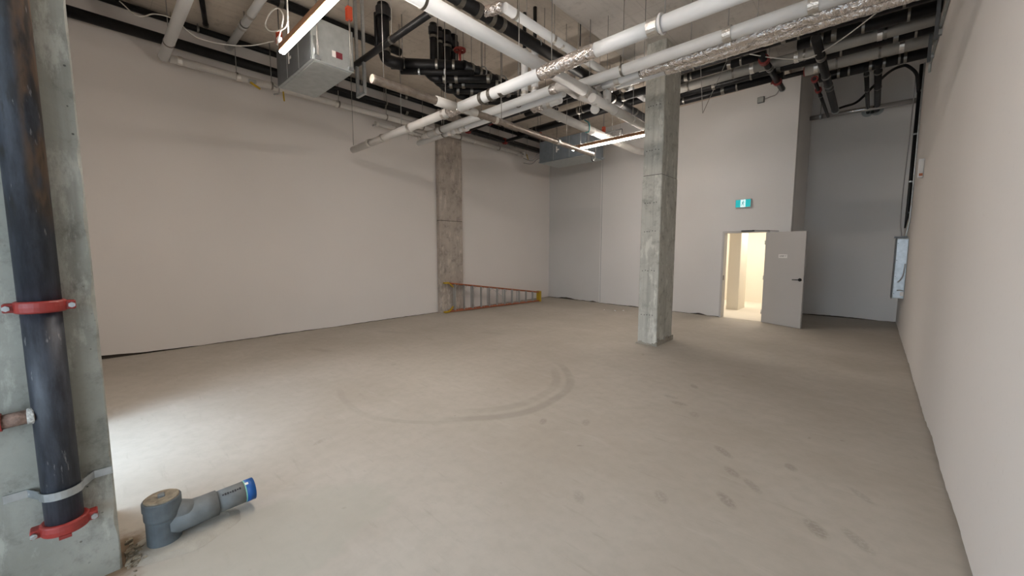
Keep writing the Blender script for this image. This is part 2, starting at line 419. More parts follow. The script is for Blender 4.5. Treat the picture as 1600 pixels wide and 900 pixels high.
def thing(name, label, cat, loc, group=None):
    o = bpy.data.objects.new(name, None); C.objects.link(o); o.location = loc
    o.empty_display_size = 0.1
    ORG[o.name] = Vector(loc); o['label'] = label; o['category'] = cat
    if group: o['group'] = group
    return o
def tag(o, label, cat, group=None):
    o['label'] = label; o['category'] = cat
    if group: o['group'] = group
    return o
def struct(o): o['kind'] = 'structure'; return o
def lab(o, t): o['label'] = t; return o

# ------------------------------------------------------------------ the room
Z_C, Z_S = 5.55, 5.25            # upper slab, lower soffit
XL, XR = -8.80, 0.48             # left and right wall faces
YF = -1.10                       # front wall line
bx0, by0, bx1, by1 = -8.99, 11.49, -1.42, 10.85   # skewed back wall line

def grid_plane(x0, x1, y0, y1, z):
    return MB().add([(x0,y0,z),(x1,y0,z),(x1,y1,z),(x0,y1,z)], [(0,1,2,3)])
fl = struct(MB().box(-9.3, 0.9, -1.4, 13.3, -0.15, 0.0).build('floor', 'floor'))

struct(MB().box(-60, 60, -60, -1.4, -0.2, -0.05).build('floor', 'outside'))
Z_N = 6.2                        # the niche is open to a higher slab
struct(MB().box(-9.3, 0.9, -1.4, 9.3, Z_C, Z_C+0.3).build('ceiling', 'ceil'))
struct(MB().box(-9.3, -1.6, 9.3, 13.3, Z_C, Z_C+0.3).build('ceiling', 'ceil'))
struct(MB().box(-1.6, 0.9, 9.3, 13.3, Z_N, Z_N+0.2).build('ceiling', 'ceil'))
struct(MB().box(-1.66, -1.6, 9.3, 13.3, Z_C+0.3, Z_N+0.2).build('wall_niche', 'wallback'))
struct(MB().box(-1.66, 0.9, 9.24, 9.3, Z_C+0.3, Z_N+0.2).build('wall_niche', 'wallback'))
struct(MB().box(-3.62, 0.9, -1.4, 9.3, Z_S, Z_C).build('ceiling', 'soffit'))

def ragged_wall(name, p, q, z1, thick, side, mat, amp=0.012, big=(), z0=0.0):
    """drywall sheet from p to q (plan points), ragged cut lower edge; side = unit plan vector away from the room"""
    p = Vector((p[0], p[1], 0)); q = Vector((q[0], q[1], 0)); L = (q-p).length; n = max(4, int(L/0.05))
    t = Vector((side[0], side[1], 0)) * thick; vs = []
    for i in range(n+1):
        u = i/n; b = p.lerp(q, u); d = u*L
        h = z0 + 0.006 + amp*(0.5+0.5*mnoise.noise(Vector((d*1.3, 3.1, p.x)))) + 0.5*amp*mnoise.noise(Vector((d*9, 1.7, p.y)))
        for (c, w, hh) in big: h += hh*max(0, 1-abs(d-c)/w)
        h = max(h, z0 + 0.003)
        vs += [b+Vector((0,0,h)), b+Vector((0,0,z1)), b+t+Vector((0,0,z1)), b+t+Vector((0,0,h))]
    fs = []
    for i in range(n):
        o = i*4
        for k in range(4): fs.append((o+k, o+(k+1)%4, o+4+(k+1)%4, o+4+k))
    fs += [(0,1,2,3), tuple(n*4+k for k in (3,2,1,0))]
    return struct(MB().add(vs, fs).build(name, mat))

def gap_shade_strip(parent, p, q, side, back):
    """dark strip painted for the shade behind the ragged lower edge"""
    p = Vector((*p, 0)); q = Vector((*q, 0)); s = Vector((side[0], side[1], 0))
    a = p + s*back; b = q + s*back; c = q + s*(back+0.05); d = p + s*(back+0.05)
    MB().prism([(a.x,a.y),(b.x,b.y),(c.x,c.y),(d.x,d.y)], 0.0, 0.14).build('gap_shade', 'gap', parent)

w = ragged_wall('wall_left', (XL, -1.4), (XL, 11.6), Z_C, 0.16, (-1,0), 'wall', 0.014, ((1.35,0.55,0.045), (1.6, 1.0, 0.02)))
gap_shade_strip(w, (XL, -1.4), (XL, 11.6), (-1,0), 0.035)
bl = Vector((bx1-bx0, by1-by0)); blu = bl.normalized(); bnn = (-blu.y, blu.x)     # points away from the room
def bpt(x): u = (x-bx0)/(bx1-bx0); return (x, by0 + u*(by1-by0))
def boff(pt, d): return (pt[0]+bnn[0]*d, pt[1]+bnn[1]*d)
XS = -6.55                        # seam where the sheet steps forward
w = ragged_wall('wall_back', boff(bpt(-9.1), 0.05), boff(bpt(XS), 0.05), Z_C, 0.12, bnn, 'wallfar', 0.02, ((1.15,0.45,0.05), (2.3,0.15,0.03)))
gap_shade_strip(w, boff(bpt(-9.1), 0.05), boff(bpt(XS), 0.05), bnn, 0.03)
DX0, DX1, DZ = -2.80, -1.885, 2.145
w = ragged_wall('wall_back', bpt(XS), bpt(DX0-0.05), Z_C, 0.17, bnn, 'wallback', 0.016, ((1.2,0.3,0.02), (3.2,0.22,0.04)))
gap_shade_strip(w, bpt(XS), bpt(DX0-0.05), bnn, 0.03)
def prism_wall(name, p, q, thick, z0, z1, mat):
    a, b = p, q; c = boff(q, thick); d = boff(p, thick)
    return struct(MB().prism([a, b, c, d], z0, z1).build(name, mat))
def bstrip(name, x0, x1, d0, mat):
    a, b = boff(bpt(x0), -d0), boff(bpt(x1), -d0); c, d = boff(bpt(x1), 0.01), boff(bpt(x0), 0.01)
    return struct(MB().prism([a, b, c, d], 0.03, Z_C).build(name, mat))
bstrip('trim_1', XS, XS+0.035, 0.004, 'bead')
bstrip('trim_2', XS+0.035, XS+0.047, 0.001, 'sheetblue')
prism_wall('wall_back', bpt(DX0-0.05), bpt(DX1+0.05), 0.17, DZ+0.05, Z_C, 'wallback')
prism_wall('wall_back', bpt(DX1+0.05), bpt(bx1), 0.17, 0.0, Z_C, 'wallback')
prism_wall('wall_back', bpt(-1.6), bpt(bx1), 0.17, Z_C, Z_N, 'wallback')
struct(MB().box(bx1-0.16, bx1, by1+0.172, 13.0, 0, Z_N).build('wall_niche', 'wallniche'))
w = ragged_wall('wall_niche', (bx1-0.1, 13.0), (XR+0.1, 13.0), Z_N, 0.16, (0,1), 'wallniche', 0.014, ((0.9,0.8,0.02),))
gap_shade_strip(w, (bx1, 13.0), (XR, 13.0), (0,1), 0.03)
w = ragged_wall('wall_right', (XR, -1.4), (XR, 13.1), Z_N, 0.16, (1,0), 'wall', 0.034, ((9.3,0.5,0.02), (6.4,0.6,0.03), (5.0,0.5,0.03)))
gap_shade_strip(w, (XR, -1.4), (XR, 13.1), (1,0), 0.03)
# front wall behind the camera, with the two shop-front openings that light the room
fb = MB()
LX0, LX1, LZ = -5.45, -3.55, 1.65
fb.box(-9.1, LX0, -0.50, -0.25, 0, Z_C); fb.box(LX0, LX1, -0.50, -0.25, LZ, Z_C)
fb.box(-3.55, -2.7, YF-0.2, -0.86, 0, Z_C); fb.box(0.30, 0.7, YF-0.2, YF, 0, Z_C)
fb.box(-2.7, 0.30, YF-0.2, YF, 3.6, Z_C); fb.box(-2.7, 0.30, YF-0.2, YF, 0, 0.3)
struct(fb.build('wall_front', 'wall'))
# unseen canopy added outside to keep sun out of the right-hand opening
struct(MB().box(-2.6, 4.5, -5.4, YF-0.2, 3.62, 3.82).build('ceiling', 'soffit'))
# corridor beyond the door
struct(MB().prism([boff(bpt(-4.75), .05), boff(bpt(-1.45), .05), (-1.44, 15.15), (-4.75, 15.15)], -0.10, 0.002).build('floor', 'corrfloor'))
struct(MB().box(-4.6, -1.44, 15.0, 15.15, 0, 2.9).build('wall_corridor', 'corr'))
struct(MB().box(-4.75, -4.6, 11.34, 15.15, 0, 2.9).build('wall_corridor', 'corr'))
struct(MB().box(-1.56, -1.44, 13.2, 15.15, 0, 2.9).build('wall_corridor', 'corr'))
struct(MB().prism([boff(bpt(-4.75), .172), boff(bpt(-1.45), .172), (-1.44, 15.15), (-4.75, 15.15)], 2.9, 3.0).build('ceiling', 'corr'))
cl = bpy.data.lights.new('corridor_lamp', 'AREA'); clo = bpy.data.objects.new('corridor_lamp', cl); C.objects.link(clo)
cl.shape = 'RECTANGLE'; cl.size = 2.4; cl.size_y = 1.2; cl.energy = 115; cl.color = (1.0, 0.93, 0.82)
clo.location = (-3.0, 13.2, 2.86)

# ------------------------------------------------------------------ columns
def chipped_column(mb, x0, x1, y0, y1, z1, z0=0.0, step=0.09, amp=0.010, cham=0.012):
    """column with slightly chipped arrises"""
    n = int((z1-z0)/step); vs = []
    for i in range(n+1):
        z = z0 + (z1-z0)*i/n
        for (cx, cy, sx, sy, k) in ((x0,y0,1,1,0),(x1,y0,-1,1,1),(x1,y1,-1,-1,2),(x0,y1,1,-1,3)):
            c = cham + amp*max(0, mnoise.noise(Vector((z*6.0, k*7.3, x0))))
            p = [(cx, cy+sy*c), (cx+sx*c, cy)]
            if k in (1, 3): p = p[::-1]
            vs += [(a, b, z) for a, b in p]
    m = 8
    fs = [(i*m+k, i*m+(k+1)%m, (i+1)*m+(k+1)%m, (i+1)*m+k) for i in range(n) for k in range(m)]
    fs += [tuple(reversed(range(m))), tuple(n*m+k for k in range(m))]
    return mb.add(vs, fs)

PXF = -2.864
pil = thing('concrete_pillar', 'wide rough grey concrete pillar at the left edge carrying the black riser', 'column', (-3.2, -0.45, 0))
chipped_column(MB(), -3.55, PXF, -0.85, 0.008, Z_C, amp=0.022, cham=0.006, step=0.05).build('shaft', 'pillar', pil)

col = thing('concrete_column', 'tall square freestanding concrete column in the middle of the floor', 'column', (-2.95, 7.17, 0))
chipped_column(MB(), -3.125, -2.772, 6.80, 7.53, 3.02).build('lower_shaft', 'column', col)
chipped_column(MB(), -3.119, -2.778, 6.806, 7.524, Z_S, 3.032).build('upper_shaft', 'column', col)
MB().box(-3.11, -2.787, 6.815, 7.515, 3.018, 3.034).build('pour_joint', 'gap', col)
th = MB()
for z in (0.55, 1.35, 2.05, 2.55, 3.45, 4.2, 4.8):
    for x in (-3.06, -3.01, -2.96, -2.90, -2.85):
        th.obox((x + rnd.uniform(-.01, .01), 6.803 if z < 3 else 6.809, z + rnd.uniform(-.008, .008)), (1,0,0), (0,1,0), (0,0,1), .008, .006, .006)
o = th.build('tie_holes', 'ink', col); o['kind'] = 'stuff'
sp = MB()
for i in range(15):
    y = 6.80 + 0.73*i/14; h = 0.03 + 0.03*rnd.random()
    sp.obox((-2.768, y, h), (1,0,0), (0,1,rnd.uniform(-.3,.3)), (0,0,1), .012+.006*rnd.random(), .03, h)
for i in range(8):
    x = -3.12 + 0.35*i/7; h = 0.012 + 0.018*rnd.random()
    sp.obox((x, 6.797, h), (1,0,rnd.uniform(-.3,.3)), (0,1,0), (0,0,1), .028, .010+.006*rnd.random(), h)
o = sp.build('mortar_skirt', 'mortar', col); o['kind'] = 'stuff'

wc = thing('wall_column', 'flat concrete column set into the left wall behind the ladder', 'column', (-8.72, 6.95, 0))
chipped_column(MB(), -8.83, -8.66, 6.49, 7.30, 2.52).build('lower_shaft', 'wcol', wc)
chipped_column(MB(), -8.83, -8.665, 6.495, 7.295, Z_C, 2.535).build('upper_shaft', 'wcol', wc)
MB().box(-8.83, -8.672, 6.50, 7.29, 2.515, 2.54).build('pour_joint', 'gap', wc)

tag(chipped_column(MB(), -3.10, -2.79, 12.60, 13.40, 2.9, 0.002).build('corridor_column', 'corr'), 'cream painted square column seen through the open door', 'column')

# ------------------------------------------------------------------ door
dr = thing('door_1', 'open grey hollow metal door standing ajar in the back wall', 'door', (-2.34, 10.93, 0))
dr['kind'] = 'structure'
def fr_prism(x0, x1, z0, z1, d0=-0.03, d1=0.18):
    a, b = boff(bpt(x0), d0), boff(bpt(x1), d0); c, d = boff(bpt(x1), d1), boff(bpt(x0), d1)
    return MB().prism([a, b, c, d], z0, z1)
fr = thing  # (frame parts below)
f = fr_prism(DX0-0.05, DX0, 0, DZ+0.05).build('door_jamb', 'frame', dr, 0.004)
MB().obox((*boff(bpt(DX0+0.003), 0.02), 1.02), blu.to_3d(), (*bnn, 0), (0,0,1), .004, .018, .06).build('strike_plate', 'handle', f)
fr_prism(DX1, DX1+0.05, 0, DZ+0.05).build('door_jamb', 'frame', dr, 0.004)
fr_prism(DX0-0.05, DX1+0.05, DZ, DZ+0.05).build('door_head', 'frame', dr, 0.004)
hA = Vector((-1.90, 10.865, 0)); hB = Vector((-1.090, 10.445, 0)); du = (hB-hA).normalized(); dn = Vector((-du.y, du.x, 0))
if dn.y > 0: dn = -dn       # towards the camera side
leaf = MB().obox((hA+hB)/2 + Vector((0,0,1.07)) - dn*0.022, du, dn, (0,0,1), (hB-hA).length/2, 0.022, 1.062).build('door_leaf', 'door', dr, 0.002)
pv = hA + du*0.845 + Vector((0,0,1.075))
hm = MB()
hm.tube([pv, pv+dn*0.012], 0.036, 18); hm.tube([pv+dn*0.012, pv+dn*0.055], 0.012, 12)
hm.tube(fillet([pv+dn*0.05, pv+dn*0.052-du*0.02, pv+dn*0.052-du*0.135-Vector((0,0,.004))], .01), 0.0105, 10)
hm.build('lever_handle', 'handle', leaf)
MB().obox(hB + Vector((0,0,1.075)) - dn*0.022 + du*0.001, du, dn, (0,0,1), .0015, .014, .055).build('latch_plate', 'steel', leaf)
for z in (0.25, 1.07, 1.9):
    MB().tube([hA + Vector((0,0,z-.05)) + dn*0.006 - du*0.006, hA + Vector((0,0,z+.05)) + dn*0.006 - du*0.006], 0.008, 10).build('hinge', 'steel', dr)
pc = hA + du*0.437 + Vector((0,0,1.585))
plq = MB().obox(pc + dn*0.003, du, dn, (0,0,1), 0.100, 0.003, 0.042).build('door_sign', 'paper', leaf)
def text_mesh(txt, size, mat, name, parent, org, ux, uz, depth=0.001):
    cu = bpy.data.curves.new('tmp_text', 'FONT'); cu.body = txt; cu.size = size; cu.align_x = 'CENTER'; cu.align_y = 'CENTER'; cu.extrude = depth
    to = bpy.data.objects.new('tmp_text', cu); C.objects.link(to)
    bpy.context.view_layer.update()
    me = bpy.data.meshes.new_from_object(to.evaluated_get(bpy.context.evaluated_depsgraph_get()))
    ux = Vector(ux).normalized(); uz = Vector(uz).normalized(); nn = ux.cross(uz)
    mb = MB(); mb.add([Vector(org) + ux*v.co.x + uz*v.co.y + nn*v.co.z for v in me.vertices], [tuple(p.vertices) for p in me.polygons])
    bpy.data.objects.remove(to); bpy.data.curves.remove(cu); bpy.data.meshes.remove(me)
    return mb.build(name, mat, parent)
tdir = du if du.x > 0 else -du
text_mesh('UNIT 7', 0.048, 'ink', 'sign_lettering', leaf, pc + dn*0.0065, tdir, (0,0,1))
# closer arm over the head
ca = MB(); c0 = Vector((*boff(bpt(-2.28), -0.03), 2.185))
ca.bar(c0 + Vector((-.14,0,0)), c0 + Vector((.14,-.012,0)), .035, .028)
ca.bar(c0 + Vector((.10,-.03,.012)), hA + du*0.30 + Vector((0,0,2.155)), .016, .012)
ca.build('door_closer', 'handle', dr)

# ------------------------------------------------------------------ exit sign, boxes on the walls
ex = thing('exit_sign', 'glowing teal running-man exit sign above the open door', 'sign', (*boff(bpt(-2.41), -0.02), 2.85))
ec = Vector((*boff(bpt(-2.41), -0.035), 2.852)); eu = Vector((blu.x, blu.y, 0)); en = Vector((-bnn[0], -bnn[1], 0))
MB().obox(ec, eu, en, (0,0,1), .170, .034, .098).build('sign_case', 'signcase', ex, .004)
for s_ in (-1, 1):
    MB().obox(ec + eu*s_*0.108 + en*0.035, eu, en, (0,0,1), .054, .003, .088).build('teal_panel', 'teal', ex)
MB().obox(ec + en*0.035, eu, en, (0,0,1), .054, .003, .088).build('door_panel', 'exitwhite', ex)
def man(px, pz): return ec + en*0.0395 + eu*px + Vector((0,0,pz))
rm = MB()
rm.tube([man(.006,.052)-en*.001, man(.006,.052)+en*.002], .0125, 12)
for p, q, wd in (((.004,.034),(-.006,-.004),.020),((-.006,-.004),(.020,-.028),.012),((.020,-.028),(.010,-.062),.010),((-.006,-.004),(-.018,-.034),.012),
                 ((-.018,-.034),(-.042,-.040),.010),((.004,.030),(.030,.016),.008),((.030,.016),(.040,.030),.008),((.002,.030),(-.026,.022),.008),((-.026,.022),(-.034,.000),.008)):
    rm.bar(man(*p), man(*q), wd, .003, up=en)
rm.build('running_figure', 'exitman', ex)

jb = thing('junction_box', 'small square grey junction box high on the back wall', 'junction box', (*boff(bpt(-2.17), -0.02), 5.20))
jc = Vector((*boff(bpt(-2.165), -0.025), 5.205))
MB().obox(jc, eu, en, (0,0,1), .068, .025, .066).build('box_body', 'sheetdark', jb, .004)
MB().obox(jc + en*.027, eu, en, (0,0,1), .060, .003, .058).build('cover_plate', 'sheet', jb, .002)
MB().tube(spline([jc+eu*.07, jc+eu*.20+Vector((0,0,.02)), jc+eu*.30+Vector((0,0,.04)), jc+eu*.36+Vector((0,0,.16)), jc+eu*.37+Vector((0,0,.34))]), .010, 8).build('conduit', 'greycable', jb)

wd = thing('wall_device', 'small white box mounted high on the right wall beside the conduit', 'wall box', (0.44, 8.9, 2.98))
MB().box(0.415, 0.478, 8.84, 8.96, 2.84, 3.12).build('housing', 'plastic', wd, .006)
MB().box(0.43, 0.470, 8.834, 8.842, 2.86, 2.90).build('lens', 'amber', wd)
MB().box(0.425, 0.474, 8.836, 8.842, 2.93, 3.09).build('face_plate', 'paper', wd)

pn = thing('electrical_panel', 'narrow galvanised electrical panel on the right wall at the far corner', 'electrical panel', (0.39, 11.0, 0.75))
MB().box(0.310, 0.478, 10.80, 11.28, 0.765, 1.945).build('cabinet', 'sheet', pn, .004)
MB().box(0.298, 0.310, 10.79, 11.29, 0.755, 1.955).build('cover', 'sheetdark', pn, .003)
MB().box(0.322, 0.468, 10.794, 10.80, 0.79, 1.925).build('side_plate', 'steel', pn)
for z in (.86, 1.20, 1.52, 1.85):
    MB().tube([(0.333,10.788,z),(0.333,10.795,z)], .008, 8).build('knockout', 'sheetdark', pn)
MB().tube(spline([(.455,10.785,1.45),(.44,10.75,1.25),(.41,10.74,1.15),(.37,10.75,1.09)]), .010, 8).build('cable_tail', 'greycable', pn)
MB().tube(spline([(.46,10.785,.92),(.42,10.76,.935),(.37,10.75,.93)]), .009, 8).build('cable_tail', 'greycable', pn)
MB().box(0.42, 0.47, 10.765, 10.795, 0.82, 0.90).build('terminal_block', 'paper', pn)
MB().box(0.27, 0.46, 10.85, 11.1, 1.957, 1.99).build('top_bracket', 'sheetdark', pn)

# ------------------------------------------------------------------ right wall conduits
t = thing('cable_conduit', 'bundle of black cables running down the right wall into the electrical panel', 'conduit', (.45, 11.02, 1.99))
MB().tube([(.435,11.02,5.24),(.432,11.02,2.65),(.425,11.0,2.35),(.41,10.98,2.15)], .030, 10, rr=[.03,.03,.026,.012]).build('cable_bundle', 'black', t)
MB().tube(spline([(.468,10.96,5.24),(.468,10.96,3.9),(.468,10.96,2.5),(.455,10.95,2.2),(.43,10.95,1.98)]), .012, 8).build('grey_conduit', 'steel', t)
MB().tube(spline([(.37,11.05,5.1),(.36,11.05,3.9),(.34,11.05,2.9),(.345,11.04,2.3),(.38,11.0,1.98)]), .009, 8).build('loose_wire', 'greycable', t)
for z in (3.05, 3.95, 4.75, 2.45):
    MB().ring((.434,11.02,z), (0,0,1), .026, .036, .03, 14).build('strap', 'steel', t)
t = thing('surface_conduit', 'thin grey conduit running along the top of the right wall', 'conduit', (.46, 7.5, 4.7))
MB().tube([(.462,4.8,4.72),(.462,8.95,4.70)], .016, 10).build('conduit', 'sheet', t)
MB().tube(fillet([(.462,8.95,4.70),(.462,9.35,4.70),(.462,9.35,4.55)], .08), .016, 10).build('conduit', 'sheet', t)
for y in (5.6, 6.9, 8.2): MB().box(.445,.479,y-.02,y+.02,4.675,4.745).build('strap', 'steel', t)
t = thing('steel_channel', 'pair of short steel posts where the pipes meet the right wall', 'bracket', (.44, 8.2, 4.6))
for (y, z0, z1) in ((8.0, 4.55, 5.25), (9.0, 4.6, 5.25)):
    MB().box(.405,.445,y-.02,y+.02,z0,z1).build('post', 'sheetdark', t, .003)
    MB().box(.445,.479,y-.03,y+.03,z0+.05,z0+.12).build('wall_clip', 'steel', t)

# ------------------------------------------------------------------ pipes under the ceiling
def ceil_z(x, y): return Z_S if (x > -3.62 and y < 9.3) else (Z_N if (x > -1.6 and y > 9.3) else Z_C)
def hanger(root, p, axis, r, mat='rod', rod=True, band=True):
    p = Vector(p); a = Vector(axis).normalized()
    if band: MB().ring(p, a, r, r+.007, .03, 16).build('hanger_band', 'blackclamp', root)
    if rod:
        MB().tube([p+Vector((0,0,r)), (p.x, p.y, ceil_z(p.x, p.y))], .006, 6).build('hanger_rod', mat, root)
def cuffs(root, pts, axis, r, mat='tape', h=.06):
    for p in pts: MB().ring(p, axis, r*.97, r+.006, h, 18).build('tape_band', mat, root)
def pipe(name, label, cat, path, r, mat, part='pipe_run', rods=(), bands=(), cat_group=None, fil=0.0, seg=16, bandmat='tape', bandh=.06):
    """path in world; rods / bands as fractions 0..1 along the straight first-to-last line"""
    P = [Vector(p) for p in path]; mid = (P[0]+P[-1])/2
    t = thing(name, label, cat, tuple(mid), cat_group)
    q = fillet(P, fil) if fil else P
    MB().tube(q, r, seg).build(part, mat, t)
    L = [(P[i+1]-P[i]).length for i in range(len(P)-1)]; tot = sum(L)
    def at(u):
        d = u*tot
        for i, l_ in enumerate(L):
            if d <= l_ or i == len(L)-1: return P[i].lerp(P[i+1], min(1, d/l_)), (P[i+1]-P[i]).normalized()
            d -= l_
    for u in rods: p, a = at(u); hanger(t, p, a, r)
    for u in bands:
        p, a = at(u); MB().ring(p, a, r*.97, r+.008, bandh, 18).build('band', bandmat, t)
    return t
def foilwrap(root, p, q, r, name='foil_wrap', step=.035, jit=.06, mat='foil'):
    p = Vector(p); q = Vector(q); n = max(3, int((q-p).length/step))
    return MB().tube([p.lerp(q, i/n) for i in range(n+1)], r, 22, True, jit).build(name, mat, root)

INS = 'insulated pipe'
# W0: fat white drop from the front, turning along the left wall
t = thing('insulated_pipe', 'white insulated pipe crossing the ceiling at far left to a capped elbow', INS, (-7.4, 1.03, 4.8))
MB().tube([(-8.54,1.03,4.79),(-2.6,1.03,4.79)], .068, 20).build('jacket', 'white', t)
MB().tube([(-8.58,1.03,4.79),(-8.53,1.03,4.79)], .072, 20).build('end_cap', 'dullwhite', t)
hanger(t, (-5.0,1.03,4.79), (1,0,0), .068); hanger(t, (-7.9,1.03,4.79), (1,0,0), .068)
t = thing('insulated_pipe', 'long white insulated pipe running the length of the left wall', INS, (-8.5, 5.5, 4.77))
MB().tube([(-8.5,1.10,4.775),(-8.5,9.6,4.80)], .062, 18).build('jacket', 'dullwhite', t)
for y in (1.22, 2.02, 3.75, 5.6, 7.6, 9.45): cuffs(t, [(-8.5,y,4.78)], (0,1,0), .064)
for y in (2.0, 2.55, 3.8, 4.9, 5.9, 7.1, 8.6): hanger(t, (-8.5,y,4.785), (0,1,0), .062)
MB().tube([(-8.5,9.6,4.80),(-8.5,9.9,4.80)], .03, 12).build('bare_end', 'blackclamp', t)
vb = MB().box(-8.54,-8.42,9.72,9.80,4.74,4.86).build('valve_body', 'dullwhite', t, .01)
MB().bar((-8.40,9.76,4.80),(-8.36,9.82,4.60),.03,.015).build('valve_lever', 'yellow', t)
vb2 = MB().box(-8.43,-8.37,2.15,2.27,4.70,4.76).build('valve_body', 'steel', t, .008)
MB().bar((-8.37,2.17,4.70),(-8.36,2.32,4.62),.025,.03).build('valve_lever', 'yellow', t)
MB().bar((-8.37,2.70,4.69),(-8.37,2.71,4.52),.022,.02).build('valve_tag', 'yellow', t)

t = pipe('insulated_pipe', 'white insulated branch meeting the top of the left wall beside the air handler', INS, [(-8.80,1.97,5.35),(-5.2,1.97,5.37)], .058, 'white', 'jacket', (.30,), (.27,.40))
pipe('black_pipe', 'upper black pipe hugging the ceiling line of the left wall', 'pipe', [(-8.70,-0.2,5.46),(-8.70,11.3,5.46)], .05, 'black', rods=(.15,.4,.6,.8), bands=(.32,.5), bandmat='blackclamp')
pipe('black_pipe', 'heavy black pipe along the left wall above the long white pipe', 'pipe', [(-8.62,-0.2,5.09),(-8.62,11.2,5.09)], .080, 'black', rods=(.12,.3,.45,.6,.75,.9), bands=(.26,.5,.7,.85), bandmat='blackclamp')
pipe('sprinkler_main', 'dark brown sprinkler pipe between the two black pipes of the left wall', 'pipe', [(-8.3,3.4,5.02),(-8.3,10.4,5.02)], .035, 'black', rods=(.2,.5,.8))
pipe('ceiling_conduit', 'black conduit fixed to the ceiling behind the air handler', 'pipe', [(-6.88,0.2,5.47),(-6.88,4.3,5.47)], .07, 'black', bands=(.5,.9), bandmat='blackclamp')
pipe('ceiling_conduit', 'short black conduit stuck to the ceiling between the two left white pipes', 'pipe', [(-7.5,1.38,5.50),(-8.58,1.62,5.50)], .035, 'black', bands=(.95,), bandmat='blackclamp')

# W1: the low bright pipe crossing the room
t = thing('insulated_pipe', 'lowest bright white pipe crossing the room diagonally overhead', INS, (-4.0, 3.82, 3.8))
ZW = 3.80
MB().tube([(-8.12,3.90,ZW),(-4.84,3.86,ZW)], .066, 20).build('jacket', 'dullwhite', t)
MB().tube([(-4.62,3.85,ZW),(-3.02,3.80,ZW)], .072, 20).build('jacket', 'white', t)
foilwrap(t, (-3.06,3.80,ZW), (-2.30,3.80,ZW+.02), .076, jit=.07)
MB().tube([(-2.33,3.80,ZW+.02),(-1.66,3.80,ZW+.02)], .072, 20).build('jacket', 'white', t)
MB().tube([(-1.66,3.80,ZW+.02),(0.40,3.83,ZW+.02)], .072, 20).build('jacket', 'white', t)
foilwrap(t, (-4.86,3.86,ZW), (-4.58,3.85,ZW), .082, 'tee_fitting', .03, .08)
for x in (-7.35,-6.85,-5.95,-5.0,-4.45): cuffs(t, [(x,3.872,ZW)], (1,0,0), .070)
for x in (-4.1,-3.92,-3.72): cuffs(t, [(x,3.835,ZW)], (1,0,0), .076, 'blackclamp')
cuffs(t, [(-1.68,3.80,ZW+.02)], (1,0,0), .075, 'tape', .10)
MB().ring((-1.60,3.80,ZW+.02), (1,0,0), .074, .094, .02, 22).build('saddle_clip', 'plastic', t)
for x in (-8.02,-6.2,-4.95,-3.45,-1.60): MB().tube([(x,3.86,ZW+.07),(x,3.86,ceil_z(x,3.86))], .006, 6).build('hanger_rod', 'rod', t)
MB().tube([(-8.16,3.90,ZW),(-8.12,3.90,ZW)], .03, 10).build('open_end', 'blackclamp', t)

# foil clad branch along Y
t = thing('insulated_pipe', 'dull foil-clad branch crossing below the others towards the far light', INS, (-4.63, 5.2, 3.8))
foilwrap(t, (-4.65,2.50,ZW), (-4.65,3.45,ZW), .052, jit=.07, mat='foildull')
MB().tube([(-4.65,3.45,ZW),(-4.64,3.79,ZW)], .066, 18).build('jacket', 'dullwhite', t)
MB().tube([(-4.62,3.92,ZW),(-4.61,4.18,ZW)], .056, 18).build('jacket', 'dullwhite', t)
foilwrap(t, (-4.61,4.16,ZW), (-4.64,7.62,ZW-.01), .048, jit=.06, mat='foildull')
for y in (4.6, 6.3): cuffs(t, [(-4.62,y,ZW)], (0,1,0), .053)
for y in (2.65, 4.75, 6.6): MB().tube([(-4.63,y,ZW+.05),(-4.63,y,Z_C)], .005, 6).build('hanger_rod', 'rod', t)
hk = MB(); hk.tube(spline([(-4.64,7.70,ZW+.14),(-4.64,7.70,ZW-.02),(-4.64,7.66,ZW-.13),(-4.64,7.58,ZW-.13),(-4.64,7.55,ZW-.03)]), .014, 8)
hk.build('clevis_hook', 'handle', t)

# W3 and its continuation
t = thing('insulated_pipe', 'wide white pipe sloping from top centre down to the pipe junction', INS, (-3.27, 3.6, 4.05))
MB().tube([(-3.26,1.2,4.05),(-3.29,5.55,4.05)], .075, 20).build('jacket', 'white', t)
for y in (2.3,4.3): hanger(t, (-3.27,y,4.05), (0,1,0), .075)
cuffs(t, [(-3.28,5.15,4.05),(-3.28,5.40,4.05)], (0,1,0), .078, 'tape', .09)
t = thing('insulated_pipe', 'dull white pipe running from the junction back behind the centre column', INS, (-3.2, 6.0, 3.93))
MB().tube([(-3.17,5.15,3.93),(-3.20,6.95,3.93)], .066, 18).build('jacket', 'dullwhite', t)
for y in (5.25, 5.85, 6.45): MB().ring((-3.185,y,3.93), (0,1,0), .064, .072, .05, 18).build('band', 'dullwhite', t)
for y in (5.6, 6.5): MB().tube([(-3.19,y,3.99),(-3.19,y,Z_S)], .005, 6).build('hanger_rod', 'rod', t)

